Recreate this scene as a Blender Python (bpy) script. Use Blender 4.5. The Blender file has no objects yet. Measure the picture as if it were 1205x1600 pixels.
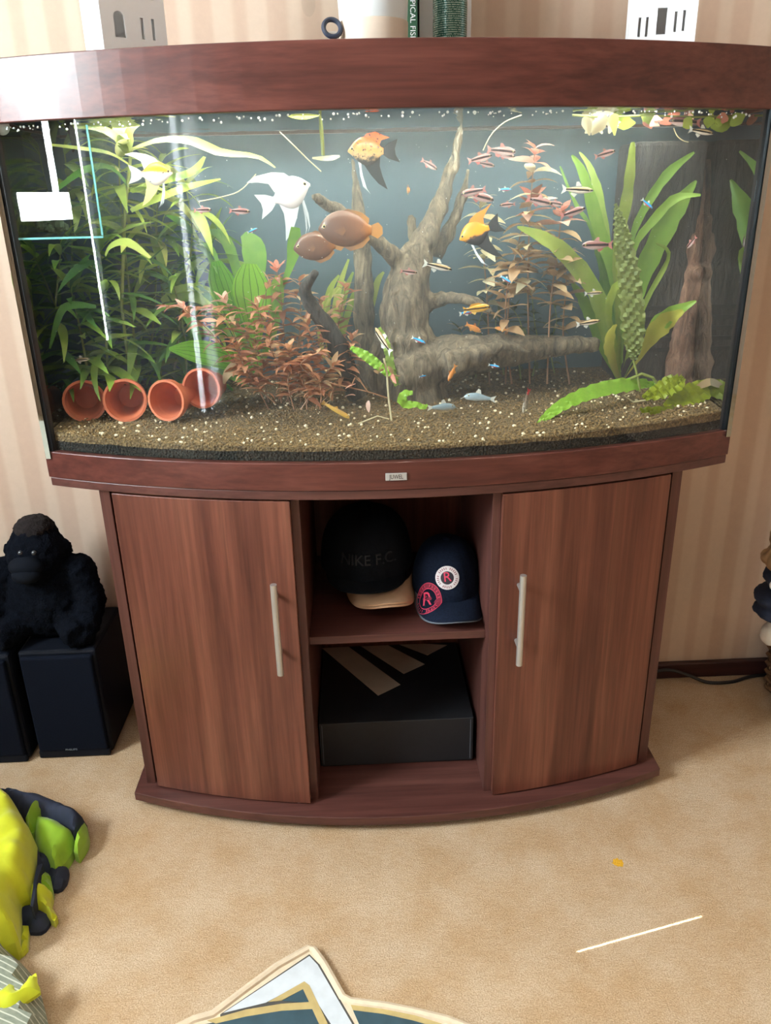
import bpy, bmesh, math, random
from mathutils import Vector, Matrix, noise, geometry
sc = bpy.context.scene
COL = sc.collection
rnd = random.Random(7)
PI = math.pi

# ------------------------------------------------------------------ camera
CAM = Vector((-.0616, -1.6576, 1.1308)); YAW, PITCH, ROLL, FPX = .0346, -.3798, -.022, 1229.35
_cy, _sy, _cp, _sp = math.cos(YAW), math.sin(YAW), math.cos(PITCH), math.sin(PITCH)
FWD = Vector((_sy*_cp, _cy*_cp, _sp)); _r = Vector((_cy, -_sy, 0)); _u = _r.cross(FWD)
RGT = math.cos(ROLL)*_r + math.sin(ROLL)*_u; UPV = -math.sin(ROLL)*_r + math.cos(ROLL)*_u
cam = bpy.data.cameras.new('camera'); camo = bpy.data.objects.new('camera', cam); COL.objects.link(camo)
cam.sensor_fit = 'HORIZONTAL'; cam.sensor_width = 36; cam.lens = 36*FPX/1205; cam.clip_start = .05
m = Matrix((RGT, UPV, -FWD)).transposed().to_4x4(); m.translation = CAM; camo.matrix_world = m
sc.camera = camo
sc.view_settings.view_transform = 'Standard'; sc.view_settings.look = 'None'
sc.view_settings.gamma = 1; sc.view_settings.use_curve_mapping = False
sc.view_settings.exposure = 0.0

# ------------------------------------------------------------------ world and daylight
SKY = 96
w = bpy.data.worlds.new('world'); sc.world = w; w.use_nodes = True
w.node_tree.nodes['Background'].inputs[0].default_value = (.90, .95, 1, 1)
w.node_tree.nodes['Background'].inputs[1].default_value = SKY
def area_light(name, loc, direction, sx, sy, power, color, spread=180):
    l = bpy.data.lights.new(name, 'AREA'); l.shape = 'RECTANGLE'; l.size = sx; l.size_y = sy
    l.energy = power; l.color = color; l.spread = math.radians(spread)
    o = bpy.data.objects.new(name, l); COL.objects.link(o); o.location = loc
    o.rotation_euler = Vector(direction).to_track_quat('-Z', 'Y').to_euler()
    return o
# daylight outside the window and the garden door of the left wall
for o_ in (area_light('daylight_side_window', (-2.06, -1.295, 1.40), (1, 0, 0), .74, 1.75, 1, (1, 1, 1)),
           area_light('daylight_garden_door', (-2.06, -3.0, 1.08), (1, 0, 0), .80, 2.16, 1, (1, 1, 1))):
    o_.data.cycles.is_portal = True       # guides the sky light through the openings
# the narrow strip of sun that comes through the side window onto the carpet
_sp0 = Vector((-2.03, -1.302, 1.679)); _sp1 = Vector((.375, -.732, 0))
area_light('sunbeam_side_window', _sp0, _sp1-_sp0, .0025, .13, .022, (1, .93, .80), .06)
try:
    sc.cycles.max_bounces = 10; sc.cycles.diffuse_bounces = 5; sc.cycles.glossy_bounces = 3
    sc.cycles.transparent_max_bounces = 24; sc.cycles.caustics_reflective = False; sc.cycles.caustics_refractive = False
    sc.cycles.sample_clamp_indirect = 4.0; sc.cycles.volume_bounces = 0; sc.cycles.use_denoising = True
except Exception: pass

# ------------------------------------------------------------------ helpers
def ray(u, v): return FWD + RGT*((u-602.5)/FPX) + UPV*((800-v)/FPX)
def P(u, v, Y):                       # the point seen at a photograph position, at depth Y
    d = ray(u, v); return CAM + d*((Y-CAM.y)/d.y)
def PZ(u, v, Z):                      # the same on a level Z
    d = ray(u, v); return CAM + d*((Z-CAM.z)/d.z)
def pxm(Y): return (Y-CAM.y)/math.cos(PITCH)*1.0/FPX*.98

class MB:
    def __init__(s): s.v = []; s.f = []; s.m = []
    def add(s, vs, fs, mi=0):
        b = len(s.v); s.v += [tuple(q) for q in vs]; s.f += [tuple(i+b for i in f) for f in fs]; s.m += [mi]*len(fs); return s
    def box(s, lo, hi, mi=0):
        (a, b, c), (d, e, f) = lo, hi
        return s.add([(a,b,c),(d,b,c),(d,e,c),(a,e,c),(a,b,f),(d,b,f),(d,e,f),(a,e,f)],
              [(3,2,1,0),(4,5,6,7),(0,1,5,4),(1,2,6,5),(2,3,7,6),(3,0,4,7)], mi)
    def prism(s, pts, z0, z1, mi=0):
        n = len(pts)
        a = sum(pts[i][0]*pts[(i+1)%n][1]-pts[(i+1)%n][0]*pts[i][1] for i in range(n))
        if a < 0: pts = pts[::-1]
        return s.add([(x,y,z0) for x,y in pts]+[(x,y,z1) for x,y in pts],
              [tuple(range(n-1,-1,-1)), tuple(range(n,2*n))]+[(i,(i+1)%n,n+(i+1)%n,n+i) for i in range(n)], mi)
    def tube(s, pts, rad, n=8, mi=0, cap=True, squash=1.0):
        pts = [Vector(p) for p in pts]; k = len(pts)
        if not isinstance(rad, (list, tuple)): rad = [rad]*k
        t0 = (pts[1]-pts[0]).normalized(); a = Vector((0,0,1)) if abs(t0.z) < .9 else Vector((1,0,0))
        nx = t0.cross(a).normalized(); vs = []
        for i in range(k):
            t = (pts[min(i+1,k-1)]-pts[max(i-1,0)]).normalized()
            nx = (nx-t*nx.dot(t)).normalized(); ny = t.cross(nx)
            for j in range(n):
                an = 2*PI*j/n; vs.append(pts[i]+rad[i]*(math.cos(an)*nx+squash*math.sin(an)*ny))
        fs = [(i*n+j, i*n+(j+1)%n, (i+1)*n+(j+1)%n, (i+1)*n+j) for i in range(k-1) for j in range(n)]
        if cap: fs += [tuple(range(n-1,-1,-1)), tuple(range((k-1)*n, k*n))]
        return s.add(vs, fs, mi)
    def lathe(s, prof, n=24, c=(0,0,0), mi=0, closed=False, mat=None, sx=1, sy=1):
        k = len(prof); vs = []
        for r_, z in prof:
            for j in range(n):
                an = 2*PI*j/n; q = Vector((sx*r_*math.cos(an), sy*r_*math.sin(an), z))
                if mat is not None: q = mat @ q
                vs.append(q+Vector(c))
        fs = [(i*n+j, i*n+(j+1)%n, (i+1)*n+(j+1)%n, (i+1)*n+j) for i in range(k-1) for j in range(n)]
        if closed: fs += [((k-1)*n+j, (k-1)*n+(j+1)%n, (j+1)%n, j) for j in range(n)]
        else:
            if prof[0][0] > 1e-6: fs.append(tuple(range(n-1,-1,-1)))
            if prof[-1][0] > 1e-6: fs.append(tuple(range((k-1)*n, k*n)))
        return s.add(vs, fs, mi)
    def ball(s, c, r, n=10, k=7, mi=0):
        if not isinstance(r, (list, tuple)): r = (r, r, r)
        vs = []
        for i in range(k):
            th = PI*(i+.0)/(k-1)
            for j in range(n):
                an = 2*PI*j/n
                vs.append((c[0]+r[0]*math.sin(th)*math.cos(an), c[1]+r[1]*math.sin(th)*math.sin(an), c[2]-r[2]*math.cos(th)))
        return s.add(vs, [(i*n+j, i*n+(j+1)%n, (i+1)*n+(j+1)%n, (i+1)*n+j) for i in range(k-1) for j in range(n)], mi)
    def mesh(s, name, mats, smooth=False, off=(0,0,0)):
        me = bpy.data.meshes.new(name); o = Vector(off)
        me.from_pydata([tuple(Vector(q)-o) for q in s.v], [], s.f)
        if not isinstance(mats, (list, tuple)): mats = [mats]
        for q in mats: me.materials.append(q)
        if len(mats) > 1: me.polygons.foreach_set('material_index', s.m)
        if smooth:
            me.polygons.foreach_set('use_smooth', [True]*len(me.polygons))
            try: me.set_sharp_from_angle(angle=math.radians(40))
            except Exception: pass
        me.update(); return me

WLOC = {}
def wl(o): return WLOC.get(o.name, Vector((0,0,0))) if o else Vector((0,0,0))
def link(name, me, parent=None, loc=None):
    """loc is the world position of the object's origin"""
    o = bpy.data.objects.new(name, me); COL.objects.link(o)
    L = Vector(loc) if loc is not None else wl(parent).copy()
    WLOC[o.name] = L
    if parent is not None: o.parent = parent; o.location = L-wl(parent)
    else: o.location = L
    return o
def obj(name, mb, mats, parent=None, smooth=False, bevel=0, loc=None, segs=2):
    L = Vector(loc) if loc is not None else wl(parent).copy()
    o = link(name, mb.mesh(name, mats, smooth, L), parent, L)
    if bevel:
        b = o.modifiers.new('bevel', 'BEVEL'); b.width = bevel; b.segments = segs; b.limit_method = 'ANGLE'; b.angle_limit = math.radians(35)
    return o
def tag(o, label, cat, group=None, kind=None):
    o['label'] = label; o['category'] = cat
    if group: o['group'] = group
    if kind: o['kind'] = kind
    return o
def thing(name, label, cat, loc, group=None):
    return tag(link(name, None, None, loc), label, cat, group)
def struct(name, mb, mats, label=None, parent=None, **k):
    o = obj(name, mb, mats, parent, **k)
    if parent is None:
        o['kind'] = 'structure'
        if label: o['label'] = label; o['category'] = 'room'
    return o
def curve_mesh(name, splines, depth, mat, bevel=0):
    """filled flat outline(s) with holes in the XY plane, thickness depth about z = 0"""
    cu = bpy.data.curves.new(name, 'CURVE'); cu.dimensions = '2D'; cu.fill_mode = 'BOTH'; cu.extrude = depth/2; cu.bevel_depth = bevel
    for pts in splines:
        sp = cu.splines.new('POLY'); sp.points.add(len(pts)-1); sp.use_cyclic_u = True
        for q, (x, y) in zip(sp.points, pts): q.co = (x, y, 0, 1)
    o = bpy.data.objects.new(name, cu); COL.objects.link(o)
    me = bpy.data.meshes.new_from_object(o.evaluated_get(bpy.context.evaluated_depsgraph_get()))
    bpy.data.objects.remove(o); bpy.data.curves.remove(cu)
    me.name = name; me.materials.clear(); me.materials.append(mat); return me
def text_mesh(name, body, size, depth, mat, spacing=1.0, res=3):
    cu = bpy.data.curves.new(name, 'FONT'); cu.body = body; cu.size = size; cu.extrude = depth/2
    cu.align_x = 'CENTER'; cu.align_y = 'CENTER'; cu.space_character = spacing; cu.resolution_u = res
    o = bpy.data.objects.new(name, cu); COL.objects.link(o)
    me = bpy.data.meshes.new_from_object(o.evaluated_get(bpy.context.evaluated_depsgraph_get()))
    bpy.data.objects.remove(o); bpy.data.curves.remove(cu)
    me.name = name; me.materials.clear(); me.materials.append(mat); return me
def remap(me, fn):
    for v in me.vertices: v.co = fn(v.co.copy())
    me.update(); return me
def cat(pts, n):
    """smooth curve through points (tuples of any length)"""
    k = len(pts); out = []
    for i in range(n):
        t = i/(n-1)*(k-1); a = min(int(t), k-2); f = t-a
        p0, p1, p2, p3 = pts[max(a-1,0)], pts[a], pts[a+1], pts[min(a+2,k-1)]
        out.append(tuple(.5*((2*b)+(c-z)*f+(2*z-5*b+4*c-d)*f*f+(3*b-z-3*c+d)*f**3) for z,b,c,d in zip(p0,p1,p2,p3)))
    return out

# ------------------------------------------------------------------ materials
def srgb(r, g, b):
    f = lambda c: (c/255/12.92) if c/255 <= .04045 else ((c/255+.055)/1.055)**2.4
    return (f(r), f(g), f(b), 1)
class N:
    def __init__(s, name):
        s.mat = bpy.data.materials.new(name); s.mat.use_nodes = True; s.t = s.mat.node_tree; s.b = s.t.nodes['Principled BSDF']
        s.out = s.t.nodes['Material Output']
    def n(s, typ, **k):
        q = s.t.nodes.new(typ)
        for a, b in k.items():
            if a.startswith('i_'):
                key = a[2:]; key = int(key) if key.isdigit() else key
                q.inputs[key].default_value = b
            else: setattr(q, a, b)
        return q
    def l(s, a, b): s.t.links.new(a, b)
    def coord(s, scale=(1,1,1), which='Object', rot=(0,0,0)):
        c = s.n('ShaderNodeTexCoord'); mp = s.n('ShaderNodeMapping'); mp.inputs['Scale'].default_value = scale; mp.inputs['Rotation'].default_value = rot
        s.l(c.outputs[which], mp.inputs[0]); return mp.outputs[0]
    def noise(s, vec, scale, detail=3, rough=.5, dist=0):
        q = s.n('ShaderNodeTexNoise'); q.inputs['Scale'].default_value = scale; q.inputs['Detail'].default_value = detail
        q.inputs['Roughness'].default_value = rough; q.inputs['Distortion'].default_value = dist
        if vec is not None: s.l(vec, q.inputs['Vector'])
        return q.outputs['Fac']
    def ramp(s, fac, stops, interp='LINEAR'):
        q = s.n('ShaderNodeValToRGB'); q.color_ramp.interpolation = interp; e = q.color_ramp.elements
        while len(e) < len(stops): e.new(.5)
        for x, (p, c) in zip(e, stops): x.position = p; x.color = c if len(c) == 4 else (*c, 1)
        s.l(fac, q.inputs[0]); return q.outputs[0]
    def mix(s, fac, a, b, mode='MIX'):
        q = s.n('ShaderNodeMix'); q.data_type = 'RGBA'; q.blend_type = mode
        for sock, val in ((0, fac), (6, a), (7, b)):
            if hasattr(val, 'is_linked') or isinstance(val, bpy.types.NodeSocket): s.l(val, q.inputs[sock])
            else: q.inputs[sock].default_value = val if sock == 0 else (val if len(val) == 4 else (*val, 1))
        return q.outputs[2]
    def math(s, op, a, b=0.0, c=None):
        q = s.n('ShaderNodeMath'); q.operation = op
        for i, v in enumerate((a, b, c)):
            if v is None: continue
            if isinstance(v, bpy.types.NodeSocket): s.l(v, q.inputs[i])
            else: q.inputs[i].default_value = v
        return q.outputs[0]
    def bump(s, h, strength=.3, dist=.01):
        q = s.n('ShaderNodeBump'); q.inputs['Strength'].default_value = strength; q.inputs['Distance'].default_value = dist
        s.l(h, q.inputs['Height']); s.l(q.outputs[0], s.b.inputs['Normal'])
    def col(s, c):
        if isinstance(c, bpy.types.NodeSocket): s.l(c, s.b.inputs['Base Color'])
        else: s.b.inputs['Base Color'].default_value = c
    def set(s, **k):
        for a, v in k.items(): s.b.inputs[a.replace('_', ' ')].default_value = v
        return s
def plain(name, c, rough=.5, metal=0, spec=.5, var=.12, vscale=30, bump=0, bscale=200, sheen=0):
    n = N(name); vec = n.coord()
    f = n.noise(vec, vscale, 3)
    d = tuple(max(0, x*(1-var)) for x in c[:3])+(1,); e = tuple(min(1, x*(1+var)) for x in c[:3])+(1,)
    n.col(n.ramp(f, [(.3, d), (.7, e)])); n.set(Roughness=rough, Metallic=metal)
    n.b.inputs['Specular IOR Level'].default_value = spec
    if sheen: n.b.inputs['Sheen Weight'].default_value = sheen
    if bump: n.bump(n.noise(vec, bscale, 2), bump, .003)
    return n.mat
def wood(name, axis, dark, mid, light, rough=.38, spec=.45):
    """walnut laminate with the grain along x or z"""
    n = N(name); sc_ = {'x': (1.0, 16, 16), 'z': (16, 16, .7)}[axis]
    vec = n.coord(sc_)
    broad = n.noise(vec, 1.3, 5, .6, .5)
    sc2 = {'x': (5, 150, 150), 'z': (150, 150, 5)}[axis]
    fine = n.noise(n.coord(sc2), 1.0, 3, .6)
    base = n.ramp(broad, [(.28, dark), (.5, mid), (.74, light)])
    fi = n.ramp(fine, [(.35, (.58, .56, .55, 1)), (.6, (1, 1, 1, 1))])
    sc3 = {'x': (1.6, 46, 46), 'z': (46, 46, 1.2)}[axis]; mid_ = n.noise(n.coord(sc3), 1.0, 4, .6, .35)
    lines = n.ramp(mid_, [(.36, (.60, .57, .56, 1)), (.5, (1, 1, 1, 1)), (.7, (1.0, .98, .96, 1))])
    n.col(n.mix(.55, n.mix(.6, base, fi, 'MULTIPLY'), lines, 'MULTIPLY')); n.set(Roughness=rough)
    n.b.inputs['Specular IOR Level'].default_value = spec
    n.bump(fine, .08, .001); return n.mat
WD = srgb(92, 44, 36); WM = srgb(124, 66, 50); WL = srgb(150, 88, 64)
M_wood_x = wood('walnut_laminate_horizontal', 'x', srgb(66,34,31), srgb(86,46,40), srgb(104,60,52), .30, .40)
M_wood_z = wood('walnut_laminate_vertical', 'z', srgb(76,41,34), srgb(105,61,48), srgb(128,82,64), .36)
M_wood_edge = wood('walnut_edge_band', 'z', srgb(78,46,41), srgb(90,55,49), srgb(102,65,57), .4)
M_wood_plate = wood('walnut_board', 'x', srgb(70,41,37), srgb(84,50,45), srgb(97,61,54), .36)
M_black = plain('black_plastic', srgb(22,22,24), .45)
M_steel = plain('brushed_steel', (.60,.59,.57,1), .36, .8, var=.05)
def glass_mat(name, tint=(.96,.985,.98,1), gain=1.0, rough=0.0):
    n = N(name); t = n.t; t.nodes.remove(n.b)
    tr = n.n('ShaderNodeBsdfTransparent'); tr.inputs[0].default_value = tint
    gl = n.n('ShaderNodeBsdfGlossy'); gl.inputs['Roughness'].default_value = rough
    fr = n.n('ShaderNodeFresnel'); ge = n.n('ShaderNodeNewGeometry')   # thin sheet: the same reflectance from either side
    n.l(n.math('ADD', n.math('MULTIPLY', ge.outputs['Backfacing'], 1/1.5-1.5), 1.5), fr.inputs[0])
    mx = n.n('ShaderNodeMixShader')
    n.l(n.math('MULTIPLY', fr.outputs[0], gain), mx.inputs[0]); n.l(tr.outputs[0], mx.inputs[1]); n.l(gl.outputs[0], mx.inputs[2])
    n.l(mx.outputs[0], n.out.inputs[0]); return n.mat
def clear_mat(name, tint=(1,1,1,1)):
    n = N(name); n.t.nodes.remove(n.b); tr = n.n('ShaderNodeBsdfTransparent'); tr.inputs[0].default_value = tint
    n.l(tr.outputs[0], n.out.inputs[0]); return n.mat
M_glass = glass_mat('aquarium_glass'); M_glass_in = clear_mat('aquarium_glass_wet_side'); M_pane = glass_mat('window_glass')
# ------------------------------------------------------------------ the room
def wallpaper():
    n = N('striped_wallpaper'); c = n.n('ShaderNodeTexCoord'); sep = n.n('ShaderNodeSeparateXYZ'); n.l(c.outputs['Object'], sep.inputs[0])
    h = n.math('ADD', sep.outputs[0], sep.outputs[1])
    s1 = n.math('SINE', n.math('MULTIPLY', h, 2*PI/.066)); s2 = n.math('SINE', n.math('MULTIPLY', h, 2*PI/.198))
    st = n.math('ADD', n.math('MULTIPLY', s1, 1.2), n.math('MULTIPLY', s2, .5))
    f = n.math('ADD', n.math('MULTIPLY', n.math('TANH', n.math('MULTIPLY', st, 2.2)), .4), .5)
    base = n.ramp(f, [(.15, srgb(202,181,162)), (.85, srgb(191,166,147))])
    nz = n.ramp(n.noise(n.coord(), 55, 4, .65), [(.3, (.93,.93,.93,1)), (.7, (1,1,1,1))])
    n.col(n.mix(.8, base, nz, 'MULTIPLY')); n.set(Roughness=.75); n.bump(n.noise(n.coord(), 160, 3), .12, .002)
    n.b.inputs['Specular IOR Level'].default_value = .25
    return n.mat
M_wall = wallpaper()
def carpet():
    n = N('beige_carpet'); vec = n.coord()
    a = n.noise(vec, 420, 3, .7); b = n.noise(vec, 9, 4, .6); c = n.noise(n.coord((1, 2.4, 1), rot=(0,0,.5)), 60, 3, .6)
    base = n.ramp(a, [(.32, srgb(172,147,118)), (.5, srgb(199,175,147)), (.68, srgb(221,201,175))])
    tone = n.ramp(b, [(.35, srgb(238,226,208)), (.65, (1,1,1,1))]); t2 = n.ramp(c, [(.3, (.9,.88,.85,1)), (.6, (1,1,1,1))])
    col = n.mix(.8, n.mix(.9, base, tone, 'MULTIPLY'), t2, 'MULTIPLY')
    # a small yellow stain on the pile
    g = n.n('ShaderNodeTexCoord'); vd = n.n('ShaderNodeVectorMath'); vd.operation = 'DISTANCE'; n.l(g.outputs['Object'], vd.inputs[0])
    q = PZ(966, 1348, 0); vd.inputs[1].default_value = (q.x, q.y, 0)
    d = n.math('ADD', vd.outputs['Value'], n.math('MULTIPLY', n.math('SUBTRACT', n.noise(vec, 160, 2), .5), .012))
    n.col(n.mix(n.math('MULTIPLY', n.math('LESS_THAN', d, .0095), .9), col, srgb(222,168,16)))
    n.set(Roughness=.95); n.b.inputs['Specular IOR Level'].default_value = .1
    n.bump(n.math('ADD', a, n.math('MULTIPLY', c, .6)), .55, .006); return n.mat
M_carpet = carpet()
M_ceil = plain('ceiling_paint', srgb(228,224,216), .8, var=.03)
M_base = wood('dark_baseboard_wood', 'x', srgb(44,24,24), srgb(58,32,30), srgb(72,40,36), .45)
M_white_frame = plain('white_window_frame', srgb(235,238,240), .35, var=.03)
XL, XR, YB, ZT = -1.9, 2.3, -3.55, 2.4
struct('floor', MB().box((XL-.2, YB-.2, -.06), (XR+.2, .2, 0)), M_carpet)
struct('ceiling', MB().box((XL-.2, YB-.2, ZT), (XR+.2, .2, ZT+.1)), M_ceil)
struct('wall_back', MB().box((XL-.15, 0, 0), (XR+.15, .15, ZT)), M_wall)
struct('wall_right', MB().box((XR, YB, 0), (XR+.15, 0, ZT)), M_wall)
def wall_with_hole(axis, at0, at1, a0, a1, h0, h1, hz0, hz1):
    mb = MB()
    def bx(p0, p1, z0, z1):
        mb.box((at0, p0, z0), (at1, p1, z1)) if axis == 'x' else mb.box((p0, at0, z0), (p1, at1, z1))
    bx(a0, h0, 0, ZT); bx(h1, a1, 0, ZT); bx(h0, h1, 0, hz0); bx(h0, h1, hz1, ZT); return mb
WY0, WY1, WZ0, WZ1 = -1.66, -.93, .53, 2.27
wlm = MB()
for y0, y1, z0, z1 in ((YB, -3.4, 0, ZT), (-3.4, -2.6, 2.16, ZT), (-2.6, WY0, 0, ZT), (WY0, WY1, 0, WZ0), (WY0, WY1, WZ1, ZT), (WY1, 0, 0, ZT)):
    wlm.box((XL-.15, y0, z0), (XL, y1, z1))
struct('wall_left', wlm, M_wall)
struct('wall_front', MB().box((XL-.15, YB-.12, 0), (XR+.15, YB, ZT)), M_wall)
def window(name, axis, pos, a0, a1, z0, z1, nmull):
    f = .045; mb = MB()
    def bx(p0, p1, q0, q1, d=.025):
        mb.box((pos-d, p0, q0), (pos+d, p1, q1)) if axis == 'x' else mb.box((p0, pos-d, q0), (p1, pos+d, q1))
    bx(a0, a0+f, z0, z1); bx(a1-f, a1, z0, z1); bx(a0+f, a1-f, z0, z0+f); bx(a0+f, a1-f, z1-f, z1)
    o = struct(name, mb, M_white_frame)
    for i in range(nmull):
        m0 = MB(); c = a0+(a1-a0)*(i+1)/(nmull+1)
        (m0.box((pos-.02, c-.02, z0+f), (pos+.02, c+.02, z1-f)) if axis == 'x' else m0.box((c-.02, pos-.02, z0+f), (c+.02, pos+.02, z1-f)))
        obj('mullion', m0, M_white_frame, o)
    for i in range(nmull+1):
        c0 = a0+f+(a1-a0-2*f)*i/(nmull+1); c1 = a0+f+(a1-a0-2*f)*(i+1)/(nmull+1); m0 = MB()
        (m0.box((pos-.003, c0, z0+f), (pos+.003, c1, z1-f)) if axis == 'x' else m0.box((c0, pos-.003, z0+f), (c1, pos+.003, z1-f)))
        obj('pane', m0, M_pane, o)
    return o
win1 = window('window_1', 'x', XL-.09, WY0, WY1, WZ0, WZ1, 0)
win2 = window('window_2', 'x', XL-.09, -3.4, -2.6, 0, 2.16, 0)
# dark drapes across the lower half of the side window, with narrow gaps between them
M_drape = plain('slate_drape', srgb(58,66,72), .8, var=.2)
def drape(y0, y1, z0, z1, mat=M_drape, parent=win1, amp=.008):
    n_ = max(2, int((y1-y0)/.02)); pts = [(XL+.012+amp*math.sin(i*1.3), y0+(y1-y0)*i/n_) for i in range(n_+1)]
    pts += [(x+.006, y) for x, y in reversed(pts)]
    obj('drape', MB().prism(pts, z0, z1), mat, parent)
drape(-1.215, -.92, 1.17, 1.435); drape(-1.49, -1.268, 1.17, 1.435); drape(-1.70, -1.555, .50, 1.435)
drape(-1.49, -1.35, 1.05, 1.2); drape(-1.49, -.92, .50, 1.085)
def sheer(name, t):
    n = N(name); _t = n.n('ShaderNodeBsdfTransparent'); _x = n.n('ShaderNodeMixShader'); _x.inputs[0].default_value = t
    n.col(srgb(200,200,196)); n.l(n.b.outputs[0], _x.inputs[1]); n.l(_t.outputs[0], _x.inputs[2]); n.l(_x.outputs[0], n.out.inputs[0]); return n.mat
M_sheer, M_sheer2 = sheer('sheer_curtain', .46), sheer('dense_sheer_curtain', .28)
drape(-2.775, -2.655, .02, 2.2, M_sheer, win2, 0); drape(-2.87, -2.775, .02, 2.2, M_drape, win2)
drape(-3.20, -2.87, .02, 2.2, M_sheer2, win2, 0); drape(-3.43, -3.20, .02, 2.2, M_drape, win2); drape(-2.655, -2.56, .02, 2.2, M_drape, win2)
bb = MB().box((-XR, -.016, 0), (XR, 0, .042)); struct('baseboard_back', bb, M_base, bevel=.003)
struct('baseboard_left', MB().box((XL, -2.5, 0), (XL+.016, -.016, .042)), M_base)
struct('baseboard_right', MB().box((XR-.016, YB, 0), (XR, -.016, .042)), M_base)

# ------------------------------------------------------------------ aquarium cabinet
TW, TYS, TB = .605, -.328, .1266
def arc_y(x, W=TW, ys=TYS, b=TB):
    R_ = (W*W+b*b)/(2*b); return ys-b+R_-math.sqrt(R_*R_-x*x)
def bow(W, ys, b, yback, n=36, inset=0):
    R_ = (W*W+b*b)/(2*b); cyy = ys-b+R_
    xs = [-(W-inset)+2*(W-inset)*i/n for i in range(n+1)]
    pts = [(x, cyy-math.sqrt((R_-inset)**2-x*x)) for x in xs]
    return pts+[(W-inset, yback), (-(W-inset), yback)]
ZC, ZTR, ZHB, ZHT = .6882, .7357, 1.245, 1.3285
cab = thing('aquarium_cabinet', 'bow-fronted walnut cabinet with two doors and open shelves under the fish tank', 'cabinet', (0, -.22, 0))
obj('top_board', MB().prism(bow(TW, TYS, TB, -.02, inset=.002), .672, ZC-.0005), M_wood_plate, cab, bevel=.0015)
obj('base_board', MB().prism(bow(.533, -.3825, .101, -.02), .0175, .036), M_wood_plate, cab, bevel=.0015)
for x, y in ((-.495,-.355), (.495,-.355), (-.495,-.06), (.495,-.06), (-.17,-.42), (.17,-.42)):
    obj('foot', MB().lathe([(.022,0),(.024,.004),(.02,.0175)], 16, (x, y, 0)), M_black, cab)
for s in (-1, 1):
    obj('side_panel', MB().box((min(s*.4956, s*.5136), -.356, .036), (max(s*.4956, s*.5136), -.02, .672)), M_wood_edge, cab, bevel=.001)
    obj('partition', MB().box((min(s*.163, s*.178), -.424, .036), (max(s*.163, s*.178), -.035, .672)), M_wood_edge, cab, bevel=.001)
    x0, x1 = (.4885, .1775); n_ = 16
    xs = [x0+(x1-x0)*i/n_ for i in range(n_+1)]
    front = [(s*x, arc_y(x)+.004) for x in xs]; back = [(s*x, arc_y(x)+.020) for x in reversed(xs)]
    d = obj('door', MB().prism(front+back, .0395, .6685), M_wood_z, cab, bevel=.0012)
    hx = s*.212; hy = arc_y(.212)-.026
    h = obj('handle', MB().tube([(hx, hy, .352), (hx, hy, .53)], .0058, 14), M_steel, d, smooth=True)
    for z in (.385, .497): obj('post', MB().tube([(hx, hy, z), (hx, arc_y(.212)+.005, z)], .0042, 10), M_steel, d, smooth=True)
obj('back_panel', MB().box((-.4956, -.035, .036), (.4956, -.022, .672)), M_wood_z, cab)
obj('shelf', MB().box((-.163, -.392, .366), (.163, -.035, .382)), M_wood_plate, cab, bevel=.001)

# ------------------------------------------------------------------ aquarium shell
tank = thing('aquarium', 'large bow-front aquarium with walnut hood, full of plants and fish', 'aquarium', (0, -.22, ZC))
obj('base_trim', MB().prism(bow(TW, TYS, TB, -.015), ZC, ZTR), M_wood_x, tank, bevel=.0015)
# hood: front band, side bands, lid
ho = bow(TW, TYS, TB, -.015); hi = bow(TW, TYS, TB, -.033, inset=.016)
nh = len(ho); hv = [(x,y,ZHB) for x,y in ho]+[(x,y,ZHT) for x,y in ho]+[(x,y,ZHB) for x,y in hi]+[(x,y,ZHT-.012) for x,y in hi]
hf = []
for i in range(nh):
    j = (i+1) % nh
    hf += [(i, j, nh+j, nh+i), (2*nh+j, 2*nh+i, 3*nh+i, 3*nh+j), (j, i, 2*nh+i, 2*nh+j)]
hf += [tuple(range(nh, 2*nh)), tuple(range(4*nh-1, 3*nh-1, -1))]
obj('hood', MB().add(hv, hf), M_wood_x, tank, bevel=.0015)
go = bow(TW, TYS, TB, -.02, 96, .004)[:-2]; gi = bow(TW, TYS, TB, -.02, 96, .012)[:-2]
def pane(name, outer, inner, z0, z1, parent, mat_in=None):
    k = len(outer); mb = MB()
    def strip(A, B, mi): mb.add(A+B, [(i, i+1, k+i+1, k+i) for i in range(k-1)], mi)
    o0, o1, i0, i1 = ([(x, y, z) for x, y in pts] for pts, z in ((outer, z0), (outer, z1), (inner, z0), (inner, z1)))
    strip(o0, o1, 0); strip(i1, i0, 1); strip(o1, i1, 1); strip(i0, o0, 1)
    mb.add([o0[0], o1[0], i1[0], i0[0], o0[-1], i0[-1], i1[-1], o1[-1]], [(0,1,2,3), (4,5,6,7)], 1)
    return obj(name, mb, [M_glass, mat_in or M_glass_in], parent, smooth=True)
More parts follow.
